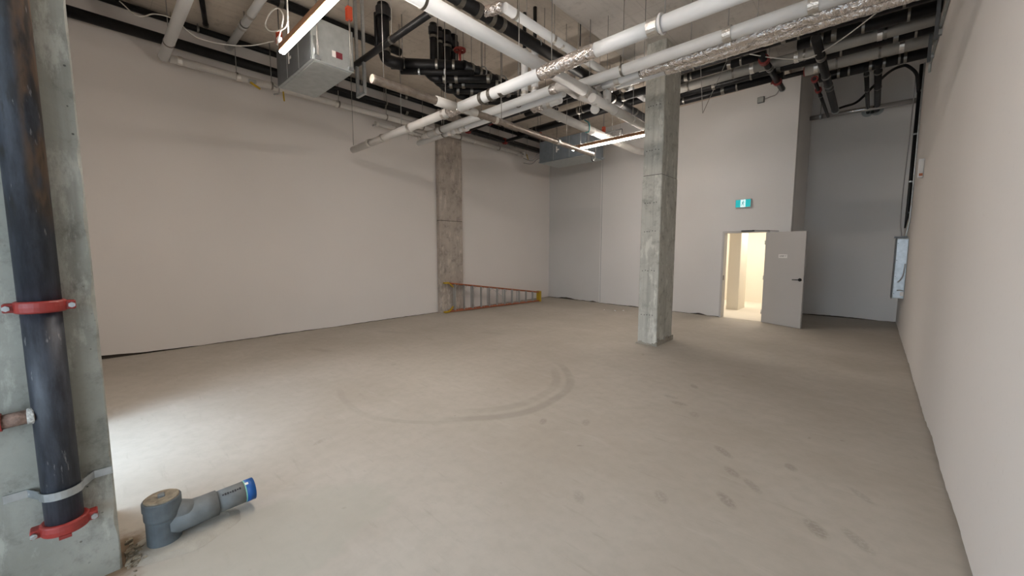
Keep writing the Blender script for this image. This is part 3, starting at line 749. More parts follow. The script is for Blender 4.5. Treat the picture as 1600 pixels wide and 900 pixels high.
# W2 trio
ZT = 4.20
t = thing('insulated_pipe', 'white pipe running from the left wall to the elbow cluster, upper of the trio', INS, (-5.5, 5.08, ZT))
MB().tube([(-7.25,5.16,ZT),(-3.82,5.07,ZT)], .070, 20).build('jacket', 'white', t)
foilwrap(t, (-3.86,5.07,ZT), (-3.74,5.07,ZT), .078, 'foil_collar', .03, .08)
MB().tube(fillet([(-3.76,5.07,ZT),(-3.62,5.07,ZT),(-3.62,5.42,ZT-.03)], .12), .070, 18).build('elbow', 'dullwhite', t)
for x in (-7.2,-6.9): cuffs(t, [(x,5.15,ZT)], (1,0,0), .072)
MB().tube([(-7.42,5.17,ZT),(-7.25,5.16,ZT)], .05, 14).build('bare_end', 'dullwhite', t)
for x in (-6.7,-5.5,-4.6): hanger(t, (x,5.12,ZT), (1,0,0), .070)
t = thing('insulated_pipe', 'white pipe tucked below the trio upper pipe, ending in small fittings at left', INS, (-5.6, 5.28, ZT-.02))
MB().tube([(-7.9,5.36,ZT-.02),(-3.75,5.26,ZT-.02)], .062, 18).build('jacket', 'white', t)
for x in (-6.65,-6.4,-6.2): MB().ring((x,5.32,ZT-.02), (1,0,0), .060, .085, .10, 18).build('fitting', 'dullwhite', t)
for x in (-6.9,-5.2): hanger(t, (x,5.32,ZT-.02), (1,0,0), .062)
t = thing('insulated_pipe', 'white pipe passing in front of the column, upper of three parallel runs', INS, (-1.5, 5.22, ZT+.04))
MB().tube([(-3.45,5.26,ZT+.02),(0.47,5.24,ZT+.02)], .074, 20).build('jacket', 'white', t)
for x in (-1.42,-0.62): cuffs(t, [(x,5.24,ZT+.02)], (1,0,0), .078, 'tape', .09)
for x in (-2.75,-1.42,-0.1): hanger(t, (x,5.25,ZT+.02), (1,0,0), .075)
t = thing('insulated_pipe', 'crinkled foil-wrapped pipe in the middle of the three parallel runs', INS, (-1.2, 5.42, ZT))
MB().tube([(-3.25,5.44,ZT-.01),(-2.55,5.43,ZT-.01)], .064, 18).build('jacket', 'white', t)
cuffs(t, [(-2.92,5.435,ZT-.01),(-3.2,5.44,ZT-.01)], (1,0,0), .068, 'tape', .08)
foilwrap(t, (-2.57,5.43,ZT-.01), (0.47,5.42,ZT-.01), .074, jit=.06)
for x in (-1.9,-0.5): MB().tube([(x,5.43,ZT+.05),(x,5.43,Z_S)], .005, 6).build('hanger_rod', 'rod', t)
t = thing('insulated_pipe', 'foil-wrapped pipe lowest of the three parallel runs with a white end', INS, (-1.2, 5.6, ZT-.01))
MB().tube([(-3.05,5.58,ZT-.01),(-2.24,5.58,ZT-.01)], .064, 18).build('jacket', 'white', t)
foilwrap(t, (-2.27,5.58,ZT-.01), (0.47,5.60,ZT-.01), .078, jit=.06)
foilwrap(t, (-3.14,5.58,ZT-.01), (-3.0,5.58,ZT-.01), .072, 'foil_collar', .03, .1)
MB().tube(fillet([(-3.10,5.58,ZT),(-3.17,5.58,ZT),(-3.17,5.58,ZT-.24),(-3.17,5.45,ZT-.26)], .08), .064, 16).build('elbow', 'dullwhite', t)
MB().tube(fillet([(-3.17,5.52,ZT-.25),(-3.34,5.36,ZT-.20),(-3.45,5.30,ZT-.12)], .08), .062, 16).build('return_bend', 'dullwhite', t)
for x in (-2.6,-1.2,-0.2): MB().tube([(x,5.6,ZT+.06),(x,5.6,Z_S)], .005, 6).build('hanger_rod', 'rod', t)
t = thing('insulated_pipe', 'short white offset bend hanging at the pipe junction left of the column', INS, (-3.5, 5.5, ZT-.1))
MB().tube(fillet([(-3.62,5.40,ZT-.03),(-3.58,5.58,ZT-.05),(-3.40,5.62,ZT-.12),(-3.38,5.60,ZT-.28),(-3.34,5.50,ZT-.30)], .10), .066, 16).build('bend', 'dullwhite', t)
foilwrap(t, (-3.52,5.50,ZT+.06), (-3.36,5.50,ZT+.06), .075, 'foil_collar', .03, .1)
foilwrap(t, (-3.40,5.36,ZT+.02), (-3.24,5.36,ZT+.02), .090, 'foil_collar', .03, .1)
MB().tube([(-3.44,5.5,ZT+.1),(-3.44,5.5,Z_S)], .005, 6).build('hanger_rod', 'rod', t)
t = thing('insulated_pipe', 'dull white branch running back to a dropped elbow behind the far light', INS, (-4.3, 7.0, 4.1))
ZV = 4.33
MB().tube([(-4.22,5.82,ZV+.02),(-4.58,5.82,ZV+.01)], .066, 18).build('jacket', 'white', t)
cuffs(t, [(-4.46,5.82,ZV+.01)], (1,0,0), .070, 'tape', .07)
foilwrap(t, (-4.60,5.74,ZV), (-4.80,5.78,ZV), .088, 'foil_collar', .03, .08)
MB().tube(fillet([(-4.70,5.74,ZV),(-4.77,10.1,ZV),(-4.5,10.45,ZV)], .2), .082, 18).build('jacket', 'dullwhite', t)
MB().tube([(-4.5,10.45,ZV),(-4.4,10.58,ZV)], .087, 16).build('end_cap', 'dullwhite', t)
for y in (6.5, 7.7, 9.0): MB().ring((-4.735,y,ZV), (0,1,0), .080, .088, .05, 18).build('band', 'dullwhite', t)
for y in (6.4, 7.2, 8.6): MB().tube([(-4.735,y,ZV+.07),(-4.735,y,Z_C)], .005, 6).build('hanger_rod', 'rod', t)
MB().tube(spline([(-4.73,7.40,ZV+.16),(-4.63,7.42,ZV+.07),(-4.64,7.44,ZV-.08),(-4.73,7.44,ZV-.09)]), .014, 8).build('strap', 'teale', t)

# short white riser pair between the levels
for (x, tx) in ((-4.42, 'left'), (-4.20, 'right')):
    t = thing('insulated_riser', f'white vertical riser, {tx} of the pair standing on the upper trio pipe', INS, (x, 5.08, 4.5))
    MB().tube([(x,5.08,ZT+.05),(x,5.08,4.98)], .058, 16).build('jacket', 'white', t)
    MB().ring((x,5.08,ZT+.10), (0,0,1), .057, .064, .05, 16).build('band', 'tape', t)
    MB().tube([(x,5.08,4.98),(x,5.08,Z_C)], .03, 10).build('pipe_end', 'black', t)

# high level pipes near the soffit edge
t = thing('black_pipe', 'black pipe high beside the soffit edge with banded couplings', 'pipe', (-4.1, 5.5, 4.9))
MB().tube([(-4.10,2.2,4.9),(-4.08,7.9,4.9)], .085, 16).build('pipe_run', 'black', t)
for y in (3.45,3.75,4.0,4.2,5.6): MB().ring((-4.10,y,4.9), (0,1,0), .083, .096, .07, 18).build('coupling_band', 'blackclamp', t)
for y in (4.55,5.2,5.8,6.6): MB().tube([(-4.10,y,4.98),(-4.10,y,Z_C)], .006, 6).build('hanger_rod', 'rod', t)
for y in (5.0,6.1): MB().ring((-4.10,y,4.92), (0,1,0), .087, .10, .02, 18).build('hanger_band', 'steel', t)
t = thing('insulated_pipe', 'thin pale pipe highest beside the soffit edge, foil elbow at its front', INS, (-3.79, 5.4, 4.9))
MB().tube([(-3.79,3.95,4.9),(-3.76,8.2,4.9)], .062, 16).build('jacket', 'white', t)
foilwrap(t, (-4.05,3.85,4.9), (-3.80,3.92,4.9), .07, 'foil_elbow', .03, .09)
for y in (4.15,5.0,5.22): MB().ring((-3.79,y,4.9), (0,1,0), .060, .070, .05, 16).build('tape_band', 'tape', t)
for y in (4.4,5.05,5.7,6.4): MB().tube([(-3.79,y,4.95),(-3.79,y,Z_C)], .005, 6).build('hanger_rod', 'rod', t)
t = thing('edge_conduit', 'thin dark conduit following the vertical face of the soffit edge', 'conduit', (-3.65, 5.6, 5.44))
MB().tube(fillet([(-3.655,2.0,5.44),(-3.655,5.55,5.44),(-3.655,5.55,4.95)], .05), .010, 8).build('conduit', 'handle', t)
MB().tube([(-3.655,5.62,5.44),(-3.655,9.5,5.44)], .008, 8).build('conduit', 'handle', t)

# M3 black sloping branch and strut
t = thing('black_pipe', 'slim black branch running from the strut bracket up to top centre', 'pipe', (-5.0, 3.0, 4.56))
MB().tube([(-6.15,3.0,4.56),(-4.02,3.0,4.56)], .045, 14).build('pipe_run', 'black', t)
for x in (-5.0,-4.08): MB().ring((x,3.0,4.56), (1,0,0), .044, .052, .05, 14).build('coupling_band', 'blackclamp', t)
for x in (-5.0,-4.1): MB().tube([(x,3.0,4.6),(x,3.0,Z_C)], .005, 6).build('hanger_rod', 'rod', t)
t = thing('strut_bracket', 'U-shaped steel strut bracket hanging beside the large air handler', 'bracket', (-6.0, 3.05, 4.2))
for x in (-6.02,-5.80): MB().box(x-.02,x+.02,2.98,3.02,4.10,Z_C).build('strut_leg', 'steel', t)
MB().box(-6.04,-5.78,2.98,3.02,4.06,4.10).build('strut_base', 'steel', t)

# drainage stack group
t = thing('black_stack', 'fat black drain stack dropping from the ceiling right of the air handler', 'pipe', (-5.9, 3.4, 5.0))
MB().tube([(-5.9,3.4,Z_C),(-5.9,3.4,4.80)], .088, 18).build('stack', 'black', t)
MB().ring((-5.9,3.4,5.42), (0,0,1), .086, .115, .14, 20).build('collar', 'handle', t)
MB().tube([(-6.05,3.36,5.46),(-6.05,3.36,4.9)], .035, 12).build('vent_pipe', 'black', t)
MB().tube(fillet([(-5.9,3.4,4.95),(-5.9,3.4,4.72),(-5.72,3.62,4.66)], .12), .088, 16).build('elbow', 'black', t)
MB().ring((-5.9,3.4,4.86), (0,0,1), .088, .10, .06, 20).build('coupling_band', 'blackclamp', t)
dv = Vector((.89,.97,0)).normalized()
t = thing('black_pipe', 'fat black drain pipe lying level between the stack and the red valve', 'pipe', (-5.6, 4.05, 4.78))
MB().tube([(-6.05,3.6,4.78),(-5.25,4.50,4.78)], .088, 18).build('pipe_run', 'black', t)
for u in (.12,.18,.62,.85): MB().ring(Vector((-6.05,3.6,4.78)).lerp(Vector((-5.25,4.5,4.78)), u), dv, .087, .100, .04, 18).build('coupling_band', 'blackclamp', t)
for u in (.16,.64): p = Vector((-6.05,3.6,4.86)).lerp(Vector((-5.25,4.5,4.86)), u); MB().tube([p, (p.x,p.y,Z_C)], .006, 6).build('hanger_rod', 'rod', t)
t = thing('black_pipe', 'black drain run with pale bands heading back from the red valve', 'pipe', (-5.23, 5.2, 4.78))
MB().tube([(-5.24,4.46,4.78),(-5.24,6.3,4.76)], .088, 18).build('pipe_run', 'black', t)
for y in (4.62,4.80,5.02,5.24,5.5,5.75,6.0): MB().ring((-5.24,y,4.78), (0,1,0), .086, .100, .05, 18).build('coupling_band', 'blackclamp', t)
for y in (4.9,5.4,5.9): MB().ring((-5.24,y,4.80), (0,1,0), .10, .115, .018, 20).build('hanger_band', 'steel', t); MB().tube([(-5.24,y,4.9),(-5.24,y,Z_C)], .006, 6).build('hanger_rod', 'rod', t)
t = thing('black_pipe', 'slim black pipe lying level under the fat drain pipe', 'pipe', (-5.6, 4.2, 4.6))
MB().tube([(-5.95,3.72,4.66),(-5.10,4.58,4.66)], .045, 14).build('pipe_run', 'black', t)
for u in (.25,.6): MB().ring(Vector((-5.95,3.72,4.66)).lerp(Vector((-5.10,4.58,4.66)), u), dv, .044, .054, .03, 14).build('hanger_band', 'steel', t)
names = ('first', 'second', 'third', 'fourth', 'fifth')
for i, (p, q, r) in enumerate((((-5.56,4.26,4.6),(-4.95,4.82,4.6),.06), ((-5.66,4.47,4.6),(-5.0,5.09,4.6),.055), ((-5.75,4.69,4.6),(-5.10,5.48,4.6),.07), ((-5.78,5.02,4.58),(-5.05,5.85,4.58),.06), ((-5.7,5.35,4.56),(-4.9,6.2,4.56),.055))):
    p = Vector(p); q = Vector(q)
    t = thing('black_branch', f'short level black drain branch below the red valve, {names[i]} of five counted from the top', 'pipe', tuple((p+q)/2), 'level black drain branches under the ceiling')
    MB().tube([p, q], r, 14).build('pipe_run', 'black', t)
    d = (q-p).normalized()
    for u in (.06,.3,.95): MB().ring(p.lerp(q,u), d, r*.97, r+.012, .05, 14).build('coupling_band', 'blackclamp', t)
    MB().tube(fillet([p+Vector((0,0,0)), p-d*.14, p-d*.16+Vector((-.10,-.02,.12))], .08), r*1.05, 12).build('elbow', 'black', t)
    for u in (.3,): m_ = p.lerp(q,u); MB().tube([m_+Vector((0,0,r)), (m_.x,m_.y,Z_C)], .005, 6).build('hanger_rod', 'rod', t)
vp = ((-5.76,4.25,.062),(-5.78,4.40,.045),(-5.79,4.55,.085),(-5.80,4.72,.075))
for i, (x, y, r) in enumerate(vp):
    t = thing('black_riser', f'vertical black pipe above the level drain, {names[i]} of four from the left', 'pipe', (x, y, 5.1), 'vertical black pipes above the drain')
    MB().tube([(x,y,Z_C),(x,y,4.70)], r, 14).build('pipe_run', 'black', t)
    MB().ring((x,y,5.44-.02*i), (0,0,1), r*.97, r+.022, .10, 16).build('collar', 'handle', t)
    MB().ring((x,y,5.33-.02*i), (0,0,1), r*.97, r+.010, .04, 16).build('coupling_band', 'blackclamp', t)
t = thing('gate_valve', 'dark red hand-wheel valve on the black drain pipe', 'valve', (-5.27, 4.42, 4.95))
MB().tube([(-5.27,4.42,4.80),(-5.27,4.42,5.02)], .022, 10).build('stem', 'redvalve', t)
MB().ring((-5.27,4.42,5.02), (0,0,1), .07, .10, .03, 20).build('hand_wheel', 'redvalve', t)
MB().bar((-5.36,4.42,5.02),(-5.18,4.42,5.02),.02,.014).build('wheel_spoke', 'redvalve', t)
MB().bar((-5.27,4.33,5.02),(-5.27,4.51,5.02),.02,.014).build('wheel_spoke', 'redvalve', t)
# back-left cross pipes over the second air handler
pipe('black_pipe', 'heavy black pipe crossing in front of the second air handler', 'pipe', [(-7.6,8.5,4.98),(-3.0,8.5,5.05)], .085, 'black', rods=(.15,.45,.7), bands=(.12,.4,.62), bandmat='blackclamp')
pipe('black_pipe', 'black pipe crossing the far ceiling left of the column', 'pipe', [(-6.9,6.6,4.72),(-3.4,6.6,4.74)], .055, 'black', rods=(.3,.7), bands=(.45,.8), bandmat='blackclamp')
pipe('black_pipe', 'black pipe running back above the dull white branch', 'pipe', [(-3.95,6.2,4.66),(-3.95,9.4,4.66)], .07, 'black', rods=(.4,.8), bands=(.3,.6), bandmat='blackclamp')
pipe('black_pipe', 'small-bore black pipe in the tangle above the white junction', 'pipe', [(-5.4,7.4,4.72),(-3.3,7.4,4.74)], .075, 'black', rods=(.3,.7), bands=(.25,.5,.75), bandmat='blackclamp')
pipe('black_pipe', 'heavy black pipe crossing under the ceiling behind the white junction', 'pipe', [(-6.9,7.0,4.96),(-3.3,7.0,5.02)], .09, 'black', rods=(.2,.6), bands=(.1,.35,.6,.85), bandmat='blackclamp')
pipe('black_pipe', 'black pipe close behind the heavy one at the white junction', 'pipe', [(-6.6,7.65,5.12),(-3.3,7.65,5.16)], .085, 'black', rods=(.3,.7), bands=(.2,.5,.8), bandmat='blackclamp')
pipe('black_pipe', 'slender black pipe lowest of those behind the white trio', 'pipe', [(-7.0,7.2,4.80),(-5.3,7.2,4.80)], .03, 'black', rods=(.2,.8))
t = thing('sprinkler_branch', 'black sprinkler pipe with red couplings near the second air handler', 'pipe', (-7.9, 8.0, 4.85))
MB().tube([(-8.05,6.2,4.86),(-8.05,10.6,4.86)], .05, 14).build('pipe_run', 'black', t)
for y in (7.0, 8.4): MB().ring((-8.05,y,4.86), (0,1,0), .05, .085, .09, 16).build('coupling', 'redvalve', t)
MB().tube([(-8.05,7.0,4.86),(-6.6,7.0,4.90)], .045, 12).build('branch', 'black', t)
MB().tube([(-8.05,8.4,4.86),(-6.9,8.4,4.88)], .045, 12).build('branch', 'black', t)
MB().ring((-7.2,7.0,4.89), (1,0,0), .045, .075, .08, 16).build('coupling', 'redvalve', t)
for y in (6.6, 7.8, 9.4): MB().tube([(-8.05,y,4.9),(-8.05,y,Z_C)], .005, 6).build('hanger_rod', 'rod', t)
t = thing('sprinkler_drop', 'short pale wall pipe with small heads under the long white pipe', 'pipe', (-8.6, 5.3, 4.58))
MB().tube([(-8.62,4.72,4.62),(-8.62,6.05,4.62)], .045, 14).build('pipe_run', 'dullwhite', t)
for y in (4.72,5.2,5.75): MB().ring((-8.62,y,4.62), (0,1,0), .043, .056, .06, 14).build('band', 'tape', t)
for y in (5.55,5.85): MB().tube([(-8.62,y,4.60),(-8.62,y,4.44)], .02, 8).build('valve_stem', 'dullwhite', t)
MB().tube([(-8.62,4.72,4.62),(-8.80,4.72,4.62)], .02, 8).build('wall_stub', 'dullwhite', t)
MB().tube([(-8.62,6.02,4.62),(-8.80,6.02,4.62)], .02, 8).build('wall_stub', 'dullwhite', t)

# right-hand bank of pipes, between column and right wall
pipe('black_pipe', 'top black pipe of the bank between column and right wall', 'pipe', [(-3.4,7.72,5.06),(.47,7.72,5.05)], .075, 'black', rods=(.2,.6,.9), bands=(.55,), bandmat='blackclamp')
pipe('black_pipe', 'second black pipe of the right bank close under the foil pipes', 'pipe', [(-3.4,7.98,5.0),(-1.55,7.98,5.0)], .07, 'black', rods=(.35,.8), bands=(.3,.7), bandmat='blackclamp')
pipe('black_pipe', 'black drain pipe with bright clamps just below the top one at right', 'pipe', [(-1.15,8.2,5.09),(.47,8.2,5.06)], .085, 'black', rods=(.3,.8), bands=(.12,.2,.28,.5), bandmat='blackclamp', bandh=.035)
pipe('black_pipe', 'black pipe squeezed above the upper grey jacketed pipe at right', 'pipe', [(-1.0,8.38,5.14),(.47,8.38,5.13)], .07, 'black', bands=(.4,.7), bandmat='blackclamp')
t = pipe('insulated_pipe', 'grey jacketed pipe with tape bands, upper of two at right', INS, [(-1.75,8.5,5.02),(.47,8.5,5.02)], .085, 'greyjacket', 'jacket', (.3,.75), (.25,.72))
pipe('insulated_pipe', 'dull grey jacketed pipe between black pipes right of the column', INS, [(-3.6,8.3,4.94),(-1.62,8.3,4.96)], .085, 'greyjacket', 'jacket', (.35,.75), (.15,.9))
t = pipe('black_pipe', 'broad black pipe running from column to right wall, longest of the bank', 'pipe', [(-3.9,8.8,5.03),(.47,8.8,5.03)], .08, 'black', rods=(.15,.45,.75,.95), bands=(.12,.3,.55,.9), bandmat='blackclamp')
pipe('black_pipe', 'lower black pipe of the bank right behind the column', 'pipe', [(-4.0,9.0,4.95),(-1.45,9.0,4.97)], .085, 'black', rods=(.3,.7), bands=(.2,.6), bandmat='blackclamp')
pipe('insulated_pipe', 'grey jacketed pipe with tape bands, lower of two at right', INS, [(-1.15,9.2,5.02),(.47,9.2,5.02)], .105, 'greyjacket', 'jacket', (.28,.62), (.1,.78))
pipe('black_pipe', 'lowest black drain of the right bank with clamped joints', 'pipe', [(-1.0,9.8,5.02),(.47,9.8,5.02)], .085, 'black', rods=(.3,.75), bands=(.08,.2,.5,.62,.8), bandmat='blackclamp', bandh=.04)
t = pipe('sprinkler_pipe', 'slim black sprinkler pipe with red end couplings above the door', 'pipe', [(-1.66,9.4,5.06),(-1.12,9.4,5.06)], .04, 'black')
for x in (-1.66,-1.14): MB().ring((x,9.4,5.06), (1,0,0), .04, .08, .11, 16).build('coupling', 'redvalve', t)
MB().tube([(-1.66,9.4,5.09),(-1.66,9.4,Z_S)], .006, 6).build('hanger_rod', 'rod', t)
t = pipe('black_pipe', 'black drain stub pointing at the back wall above the junction box', 'pipe', [(-1.56,7.7,4.88),(-1.53,9.45,4.86)], .050, 'black', bands=(.35,), bandmat='blackclamp', rods=(.3,))
MB().tube([(-1.53,9.44,4.86),(-1.53,9.47,4.86)], .054, 16).build('grey_cap', 'sheet', t)
MB().ring((-1.56,7.9,4.88), (0,1,0), .050, .08, .10, 16).build('coupling', 'redvalve', t)
MB().ring((-1.545,9.0,4.87), (0,1,0), .050, .075, .09, 16).build('coupling', 'redvalve', t)
t = pipe('black_pipe', 'black drain pipe reaching down-screen through the bank into the niche', 'pipe', [(-.84,7.55,4.84),(-.85,11.6,4.84)], .062, 'black', bands=(.18,.42,.55), bandmat='blackclamp', rods=(.2,.6))
MB().tube([(-.85,11.58,4.84),(-.85,11.66,4.84)], .072, 18).build('grey_cap', 'sheet', t)
t = pipe('sprinkler_pipe', 'slim black sprinkler pipe running into the niche beside the drain', 'pipe', [(-1.02,9.3,4.86),(-1.0,12.0,4.84)], .030, 'black', rods=(.4,))
for y in (9.35, 10.0): MB().ring((-1.015,y,4.86), (0,1,0), .030, .055, .08, 16).build('coupling', 'redvalve', t)
for i, (x, tx) in enumerate(((-.32,'left'),(-.16,'right'))):
    t = pipe('black_pipe', f'black pipe entering the niche wall above the bar, {tx} of two', 'pipe', [(x,9.6,4.98),(x-.01,13.0,5.05 if i else 5.03)], .036 if i == 0 else .055, 'black', bands=(.15,), bandmat='blackclamp', rods=(.45,))
    MB().ring((x-.01,12.97,5.04), (0,1,0), .06, .12, .03, 18).build('wall_sleeve', 'sheet', t)
t = pipe('steel_bar', 'shiny galvanised tube spanning the niche below the pipes', 'rail', [(-1.41,12.6,5.03),(.47,12.6,5.0)], .055, 'darksteel', 'tube')
for x in (-1.2,): MB().ring((x,12.6,5.03), (1,0,0), .055, .07, .04, 16).build('hanger_band', 'steel', t); MB().tube([(x,12.6,5.08),(x,12.6,Z_C)], .007, 6).build('hanger_rod', 'rod', t)
t = thing('flexible_cable', 'thick black flexible cable arching over the niche to the right wall', 'cable', (-.2, 11.6, 5.1))
MB().tube(spline([(-.98,12.52,5.10),(-.75,12.3,5.08),(-.50,12.0,5.05),(-.245,11.75,5.24),(-.01,10.95,5.21),(.16,10.65,5.17),(.25,10.65,5.13),(.37,10.75,4.98),(.42,10.9,4.7)]), .026, 10).build('cable', 'black', t)
t = thing('hanging_wire', 'loop of bare wire dangling in a V from the pipes above the door', 'wire', (-2.35, 7.5, 4.6))
MB().tube([(-2.45,7.5,5.25),(-2.44,7.5,4.9),(-2.372,7.5,4.11)], .006, 6).build('wire_leg', 'rod', t)
MB().tube([(-2.372,7.5,4.11),(-2.03,7.5,4.87),(-2.0,7.5,5.25)], .006, 6).build('wire_leg', 'rod', t)
t = thing('draped_cable', 'pale cable draped from a red coupling to the top of the right wall', 'cable', (-.6, 8.5, 4.9))
MB().tube(spline([(-1.72,7.62,4.93),(-1.5,7.75,4.86),(-1.25,7.9,4.80),(-1.0,8.05,4.78),(-.8,8.0,4.80),(-.5,7.8,4.86),(-.1,7.5,4.98),(.25,7.3,5.1),(.42,7.25,5.2)]), .008, 8).build('cable', 'cable', t)

# ------------------------------------------------------------------ air handlers
def air_handler(label, x0, x1, y0, y1, z0, z1, m_front, m_side, sticker, loc):
    t = thing('air_handler', label, 'air handler', loc)
    MB().box(x0, x1, y0, y1, z0, z1).build('cabinet', m_side, t, .006)
    MB().box(x0+.01, x1-.03, y0-.012, y0, z0+.01, z1-.01).build('front_panel', m_front, t, .004)
    for u in (.33, .67):
        x = x0 + (x1-x0)*u; MB().box(x-.006, x+.006, y0-.016, y0-.011, z0+.01, z1-.01).build('panel_seam', 'sheet', t)
    x = x0 + (x1-x0)*.42; zc = (z0+z1)/2
    tm = MB(); tm.box(x-.05, x+.05, y0-.017, y0-.013, zc-.04, zc-.005); tm.box(x-.05, x-.015, y0-.0175, y0-.013, zc-.09, zc+.07)
    tm.build('tape_mark', 'paper', t)
    MB().box(x0+.02, x1-.02, y0+.03, y1-.03, z0-.012, z0).build('drain_pan', 'sheet', t, .004)
    for (hx, hy) in ((x0-.02, y0+.05), (x1+.03, y0+.06), (x1+.03, y1-.06), (x0-.02, y1-.05)):
        MB().box(hx-.03, hx+.03, hy-.03, hy+.03, z0+.01, z0+.05).build('hanger_lug', 'steel', t)
        MB().tube([(hx,hy,z0+.02),(hx,hy,Z_C)], .008, 6).build('hanger_rod', 'rod', t)
        MB().tube([(hx+.03,hy,z0+.04),(hx+.03,hy,z1+.2)], .004, 6).build('safety_wire', 'rod', t)
    for (hx, hy) in ((x0-.02, y0+.05), (x1+.03, y1-.06)):
        iso = MB(); iso.box(hx-.035, hx+.035, hy-.035, hy+.035, z1+.12, z1+.14); iso.box(hx-.035, hx+.035, hy-.035, hy+.035, z1+.27, z1+.29)
        iso.box(hx-.035, hx-.025, hy-.035, hy+.035, z1+.14, z1+.27); iso.box(hx+.025, hx+.035, hy-.035, hy+.035, z1+.14, z1+.27)
        iso.tube([(hx,hy,z1+.14),(hx,hy,z1+.24)], .02, 8)
        iso.build('vibration_isolator', 'orange', t)
    if sticker:
        MB().box(x1, x1+.003, y0+.26, y0+.31, z0+.12, z0+.20).build('sticker', 'paper', t)
        MB().box(x1, x1+.003, y0+.312, y0+.40, z0+.12, z0+.20).build('sticker', 'maroon', t)
        MB().tube([(x0+.30,y0-.02,z1-.10),(x0+.30,y0+.01,z1-.10)], .07, 16).build('duct_port', 'sheet', t)
    for k, zz in enumerate((z0+.16, z0+.30)):
        MB().tube(spline([(x0,y0+.08,zz),(x0-.15,y0+.06,zz-.03),(x0-.4,y0+.12,zz-.10-.05*k),(x0-.75,y0+.16,zz-.02)]), .012, 8).build('control_cable', 'greycable', t)
        MB().box(x0-.035, x0, y0+.05, y0+.11, zz-.03, zz+.03).build('connector', 'steel', t)
    MB().tube([(x1+.005,y0+.03,z1-.25),(x1+.005,y0+.03,z0+.05)], .012, 8).build('corner_pipe', 'steel', t)
    return t
air_handler('large galvanised air handler hanging near the left wall with a maroon sticker', -6.88, -5.55, 2.16, 2.72, 4.20, 4.745, 'sheetdark', 'sheet', True, (-6.2, 2.4, 4.2))
air_handler('smaller blue-grey air handler hanging in the far left corner', -7.25, -5.70, 9.0, 9.9, 4.22, 4.80, 'sheetblue', 'sheetblue', False, (-6.4, 9.4, 4.2))

# ------------------------------------------------------------------ linear lights
def linear_light(label, x0, x1, y, z, rods):
    t = thing('linear_light', label, 'ceiling light', ((x0+x1)/2, y, z))
    MB().box(x0, x1, y-.034, y+.034, z, z+.075).build('housing', 'brown', t, .004)
    MB().box(x0+.004, x1-.004, y-.031, y+.031, z-.030, z).build('led_diffuser', 'led', t, .006)
    MB().box(x0+.05, x1-.05, y-.018, y+.018, z+.075, z+.079).build('added_uplight', 'upfill', t)  # glow added on the housing top to brighten the ceiling
    for x in rods:
        MB().tube([(x,y,z+.075),(x,y,ceil_z(x,y))], .003, 6).build('suspension_wire', 'rod', t)
        MB().tube([(x,y,z+.075),(x,y,z+.10)], .010, 8).build('wire_grip', 'steel', t)
    return t
t = linear_light('glowing linear light in front of the large air handler', -5.43, -3.03, 1.76, 4.11, (-5.2, -3.3))
MB().tube(spline([(-5.43,1.72,4.20),(-5.30,1.72,4.29),(-5.20,1.72,4.40),(-5.27,1.72,4.50),(-5.42,1.72,4.58),(-5.66,1.72,4.61),(-5.84,1.72,4.56),(-5.74,1.72,4.45),(-5.50,1.72,4.35),(-5.18,1.72,4.27),(-5.05,1.72,4.30)], 10), .008, 8).build('coiled_cord', 'cable', t)
MB().tube([(-5.18,1.76,4.2),(-5.16,1.76,4.6),(-5.20,1.76,Z_C)], .008, 8).build('power_cord', 'cable', t)
MB().box(-5.46,-5.40,1.72,1.76,4.18,4.26).build('cord_plug', 'paper', t)
t = linear_light('glowing linear light hanging just left of the centre column', -5.42, -3.0, 7.98, 4.10, (-5.2, -4.2, -3.7, -3.2))
MB().tube(fillet([(-4.15,7.98,4.17),(-4.15,7.98,4.32),(-4.55,7.98,4.30)], .03), .010, 8).build('cord_bracket', 'handle', t)

linear_light('linear fill light added out of view above the camera', -2.75, -1.55, 1.76, 4.11, (-2.6, -1.7))  # unseen light added to brighten the column, niche and right floor
t = thing('draped_cable', 'thin white cable looping from the left wall top to the air handler', 'cable', (-7.4, 1.4, 5.0))
MB().tube(spline([(-8.0,.54,5.19),(-7.8,.70,4.98),(-7.6,.86,5.0),(-7.45,1.05,4.945),(-7.3,1.26,4.74),(-7.1,1.55,4.68),(-7.0,1.85,4.74),(-6.91,2.14,4.88)]), .008, 8).build('cable', 'cable', t)

# ------------------------------------------------------------------ riser on the pillar
RXc, RYc, RR = -2.790, -0.166, 0.064
t = thing('drain_riser', 'black weathered riser pipe clamped to the pillar at far left', 'pipe', (RXc, RYc, 0.35))
MB().tube([(RXc,RYc,Z_S),(RXc,RYc,1.455)], RR+.003, 28).build('upper_pipe', 'riser', t)
MB().tube([(RXc,RYc,1.443),(RXc,RYc,0.375)], RR, 28).build('lower_pipe', 'riser', t)
def coupling(z, tilt=0.0):
    prof = [(RR-.004,-.026),(RR+.012,-.028),(RR+.018,-.020),(RR+.020,0),(RR+.018,.020),(RR+.012,.028),(RR-.004,.026)]
    cm = MB().lathe((RXc,RYc,z), prof, 32)
    for sy in (-1, 1):
        cm.obox((RXc, RYc+sy*(RR+.027), z), (1,0,0), (0,1,0), (0,0,1), .028, .017, .020)
    c = cm.build('grooved_coupling', 'red', t, .004)
    for sy in (-1, 1):
        y = RYc+sy*(RR+.032)
        bm_ = MB(); bm_.tube([(RXc-.04,y,z),(RXc+.046,y,z)], .0065, 10); bm_.tube([(RXc+.028,y,z),(RXc+.042,y,z)], .0125, 6)
        bm_.build('bolt', 'steel', c)
    return c
coupling(1.449); c2 = coupling(0.392)
MB().obox((RXc+RR+.012,RYc,0.362),(1,0,0),(0,1,0),(0,0,1),.008,.02,.008).build('casting_lug', 'redvalve', c2)
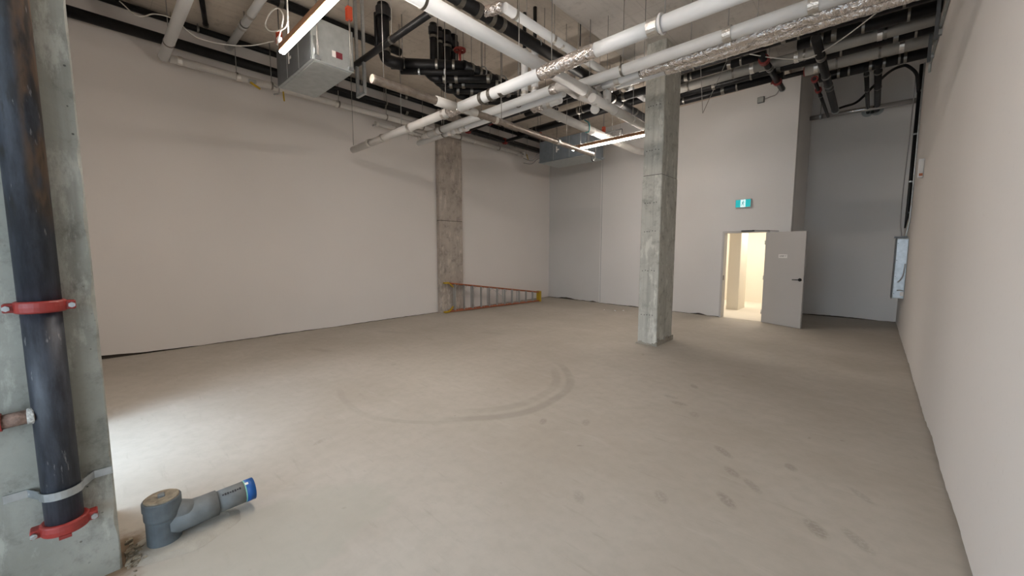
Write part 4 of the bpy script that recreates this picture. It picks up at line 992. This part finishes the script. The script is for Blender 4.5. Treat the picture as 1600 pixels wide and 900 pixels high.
# strap clamp
zs = 0.562; sm = MB(); pts = [(PXF+.004, -0.345)]
pts += [(PXF+.004, RYc-.105)]
for k in range(13):
    a = -math.pi/2*1.02 + math.pi*1.02*k/12
    pts.append((RXc+(RR+.004)*math.cos(a), RYc+(RR+.004)*math.sin(a)))
pts += [(PXF+.004, RYc+.105), (PXF+.004, 0.006)]
vs = []
for i, (x, y) in enumerate(pts):
    a = Vector(pts[max(0,i-1)]); b = Vector(pts[min(len(pts)-1,i+1)]); d = (b-a).normalized(); nx, ny = d.y, -d.x
    vs += [(x,y,zs-.019),(x,y,zs+.019),(x+nx*.005,y+ny*.005,zs+.019),(x+nx*.005,y+ny*.005,zs-.019)]
fs = [(i*4+k,i*4+(k+1)%4,(i+1)*4+(k+1)%4,(i+1)*4+k) for i in range(len(pts)-1) for k in range(4)] + [(0,1,2,3), tuple((len(pts)-1)*4+k for k in (3,2,1,0))]
st = sm.add(vs, fs).build('strap_clamp', 'steel', t)
for y in (-0.262, -0.075):
    MB().tube([(PXF,y,zs),(PXF+.02,y,zs)], .010, 6).build('anchor_bolt', 'steel', st)
# side stub
sb = MB().tube([(RXc+.01,RYc-.05,0.952),(RXc+.01,RYc-.155,0.947)], .031, 18, True, .05).build('side_stub', 'rust', t)
MB().tube([(RXc+.01,RYc-.052,0.952),(RXc+.01,RYc-.058,0.952),(RXc+.01,RYc-.064,0.952),(RXc+.01,RYc-.074,0.952)], .037, 16, True, .12).build('weld_bead', 'weld', sb)
MB().ring((RXc+.01,RYc-.152,0.947),(0,1,0),.030,.040,.012,20).build('red_ring', 'red', sb)
MB().tube([(RXc+.01,RYc-.155,0.947),(RXc+.01,RYc-.50,0.94)], .036, 18).build('black_pipe', 'black', sb)

# ------------------------------------------------------------------ PVC clean-out stub
cx, cy = -2.962, 0.190
t = thing('cleanout_stub', 'grey PVC wye fitting rising from the floor beside the pillar with a blue cap', 'drain fitting', (cx, cy, 0))
bd = MB().lathe((cx,cy,0), [(.079,.0),(.079,.150),(.083,.158),(.085,.165),(.085,.215),(.089,.217),(.089,.262),(.086,.268)], 32)
bd.build('hub', 'pvc', t)
MB().lathe((cx,cy,.262), [(.080,0),(.080,.012),(.076,.014)], 32).build('cleanout_plug', 'dirt', t)
MB().box(cx-.016,cx+.016,cy-.016,cy+.016,.270,.292).build('plug_nut', 'pvcdust', t, .004)
b0 = Vector((cx, cy+.02, .105)); bd_ = Vector((-.02, 1, .015)).normalized()
MB().tube([b0, b0+bd_*.12, b0+bd_*.16, b0+bd_*.235], .076, 28, True, rr=[.080,.079,.076,.076]).build('branch_hub', 'pvcdust', t)
MB().tube([(cx,cy,.175),(cx,cy+.06,.155),(cx,cy+.125,.115)], .070, 24, True, rr=[.060,.066,.070]).build('wye_shoulder', 'pvcdust', t)
MB().tube([b0+bd_*.22, b0+bd_*.385], .0675, 28).build('pipe', 'pvcdust', t)
MB().tube([b0+bd_*.380, b0+bd_*.388], .0685, 28).build('cut_edge', 'green', t)
bc = MB().tube([b0+bd_*.386, b0+bd_*.435], .070, 28).build('test_cap', 'blue', t)
MB().obox(b0+bd_*.392+Vector((.030,0,.064)), bd_, (1,0,-.45), (.45,0,1), .009, .008, .0012).build('cap_tag', 'paper', bc)
pr_ = MB()
for i in range(8):
    pr_.obox(b0+bd_*(.262+.013*i)+Vector((.041,0,.0545)), bd_, (.8,0,-.6), (.6,0,.8), .0045, .007 if i % 3 else .004, .0010)
pr_.build('printed_stamp', 'ink', t)

mp = MB(); ring_ = []
for k in range(40):
    a = 2*math.pi*k/40; r_ = 1 + .16*mnoise.noise(Vector((math.cos(a)*1.8, math.sin(a)*1.8, 4.2)))
    ring_.append((cx+.02+.20*r_*math.cos(a), cy+.10+.27*r_*math.sin(a)))
vs = [(x,y,.0005) for x,y in ring_] + [(cx+.02+(x-cx-.02)*.78, cy+.10+(y-cy-.10)*.78, .012+.006*mnoise.noise(Vector((x*9,y*9,1)))) for x,y in ring_]
n_ = 40
mp.add(vs, [(i,(i+1)%n_,n_+(i+1)%n_,n_+i) for i in range(n_)] + [tuple(range(n_,2*n_))])
mp.build('mortar_patch', 'mortar', fl)
db = MB()
for i in range(70):
    x = -2.95 + rnd.gauss(0,.07); y = .03 + abs(rnd.gauss(0,.03)); s_ = rnd.uniform(.004,.014)
    if x > -2.865 or y > .008: db.obox((x,y,s_*.5), (1,rnd.uniform(-.6,.6),rnd.uniform(-.3,.3)), (0,1,.2), (0,0,1), s_, s_*.8, s_*.7)
o = db.build('rubble', 'dirt', fl); o['kind'] = 'stuff'

# ------------------------------------------------------------------ ladder lying on its side
t = thing('step_ladder', 'orange fibreglass step ladder lying on its side against the left wall', 'ladder', (-8.4, 8.4, 0))
A = Vector((-8.56,6.58,0)); B = Vector((-8.24,10.25,0)); lu = (B-A).normalized(); ln_ = Vector((lu.y,-lu.x,0))
hl, hr = .83, .325
b0_, b1_ = A + lu*.08 + Vector((0,0,.03)), B + Vector((0,0,.03))
t0_, t1_ = A + lu*.08 + Vector((0,0,hl)), B + Vector((0,0,hr))
MB().bar(b0_, b1_, .075, .028).build('side_rail', 'fibre', t, .003)
MB().bar(t0_, t1_, .075, .028).build('side_rail', 'fibre', t, .003)
L_ = (B-A).length
for i in range(11):
    u = .06 + i*.0855; pb = b0_.lerp(b1_, u); pt = t0_.lerp(t1_, u)
    s_ = MB(); s_.bar(pb+Vector((0,0,.014)), pt-Vector((0,0,.014)), .018, .072, up=ln_)
    o = s_.build('step', 'alu', t)
    if i < 7:
        g_ = MB(); off = ln_*.03
        g_.bar(pt-Vector((0,0,.12))+off, t0_.lerp(t1_, u+.028)-Vector((0,0,.012))+off, .012, .006)
        g_.bar(pb+Vector((0,0,.12))+off, b0_.lerp(b1_, u+.028)+Vector((0,0,.012))+off, .012, .006)
        g_.build('knee_brace', 'alu', o)
rb0, rb1 = b0_ - ln_*.085 + lu*.05 + Vector((0,0,.02)), b1_ - ln_*.06
rt0, rt1 = t0_ - ln_*.085 + lu*.05 - Vector((0,0,.03)), t1_ - ln_*.06 - Vector((0,0,.02))
MB().bar(rb0, rb1, .05, .024).build('rear_rail', 'fibre', t, .003)
MB().bar(rt0, rt1, .05, .024).build('rear_rail', 'fibre', t, .003)
for u in (.05,.22,.39,.56,.73,.93): MB().bar(rb0.lerp(rb1,u), rt0.lerp(rt1,u), .022, .022, up=ln_).build('rear_brace', 'alu', t)
MB().bar(t0_.lerp(t1_,.42)-Vector((0,0,.02)), rt0.lerp(rt1,.56)-Vector((0,0,.24)), .012, .012).build('spreader', 'alu', t)
MB().obox((b1_+t1_)/2 + lu*.03 - ln_*.03, lu, ln_, (0,0,1), .045, .075, (hr-.03)/2+.03).build('top_cap', 'yellow', t, .006)
for (p, sgn) in ((b0_, 1), (t0_, -1)):
    fm = MB(); fm.bar(p-lu*.14, p+lu*.02, .09, .04); fm.bar(p+lu*.02, p+lu*.16+Vector((0,0,sgn*.13)), .07, .02)
    fm.build('foot', 'yellow', t, .004)

# ------------------------------------------------------------------ crumbs on the floor
for i, (x, y, s_, lb) in enumerate(((-5.30,10.05,.030,'white plaster crumb on the floor left of the column, largest of three'), (-5.15,10.25,.025,'small white plaster crumb just behind the largest one'), (-5.62,10.0,.020,'tiny white plaster crumb left of the largest one'))):
    m_ = bpy.data.meshes.new('plaster_crumb'); bm = bmesh.new(); bmesh.ops.create_icosphere(bm, subdivisions=2, radius=s_)
    for v in bm.verts:
        v.co *= 1 + .35*mnoise.noise(v.co*40 + Vector((i*3,0,0))); v.co.z = max(v.co.z*.7, -s_*.4) + s_*.4
    bm.to_mesh(m_); bm.free(); m_.materials.append(M['paper'])
    o = bpy.data.objects.new('plaster_crumb', m_); C.objects.link(o); o.location = (x, y, 0)
    tag(o, lb, 'debris', 'plaster crumbs by the back wall')
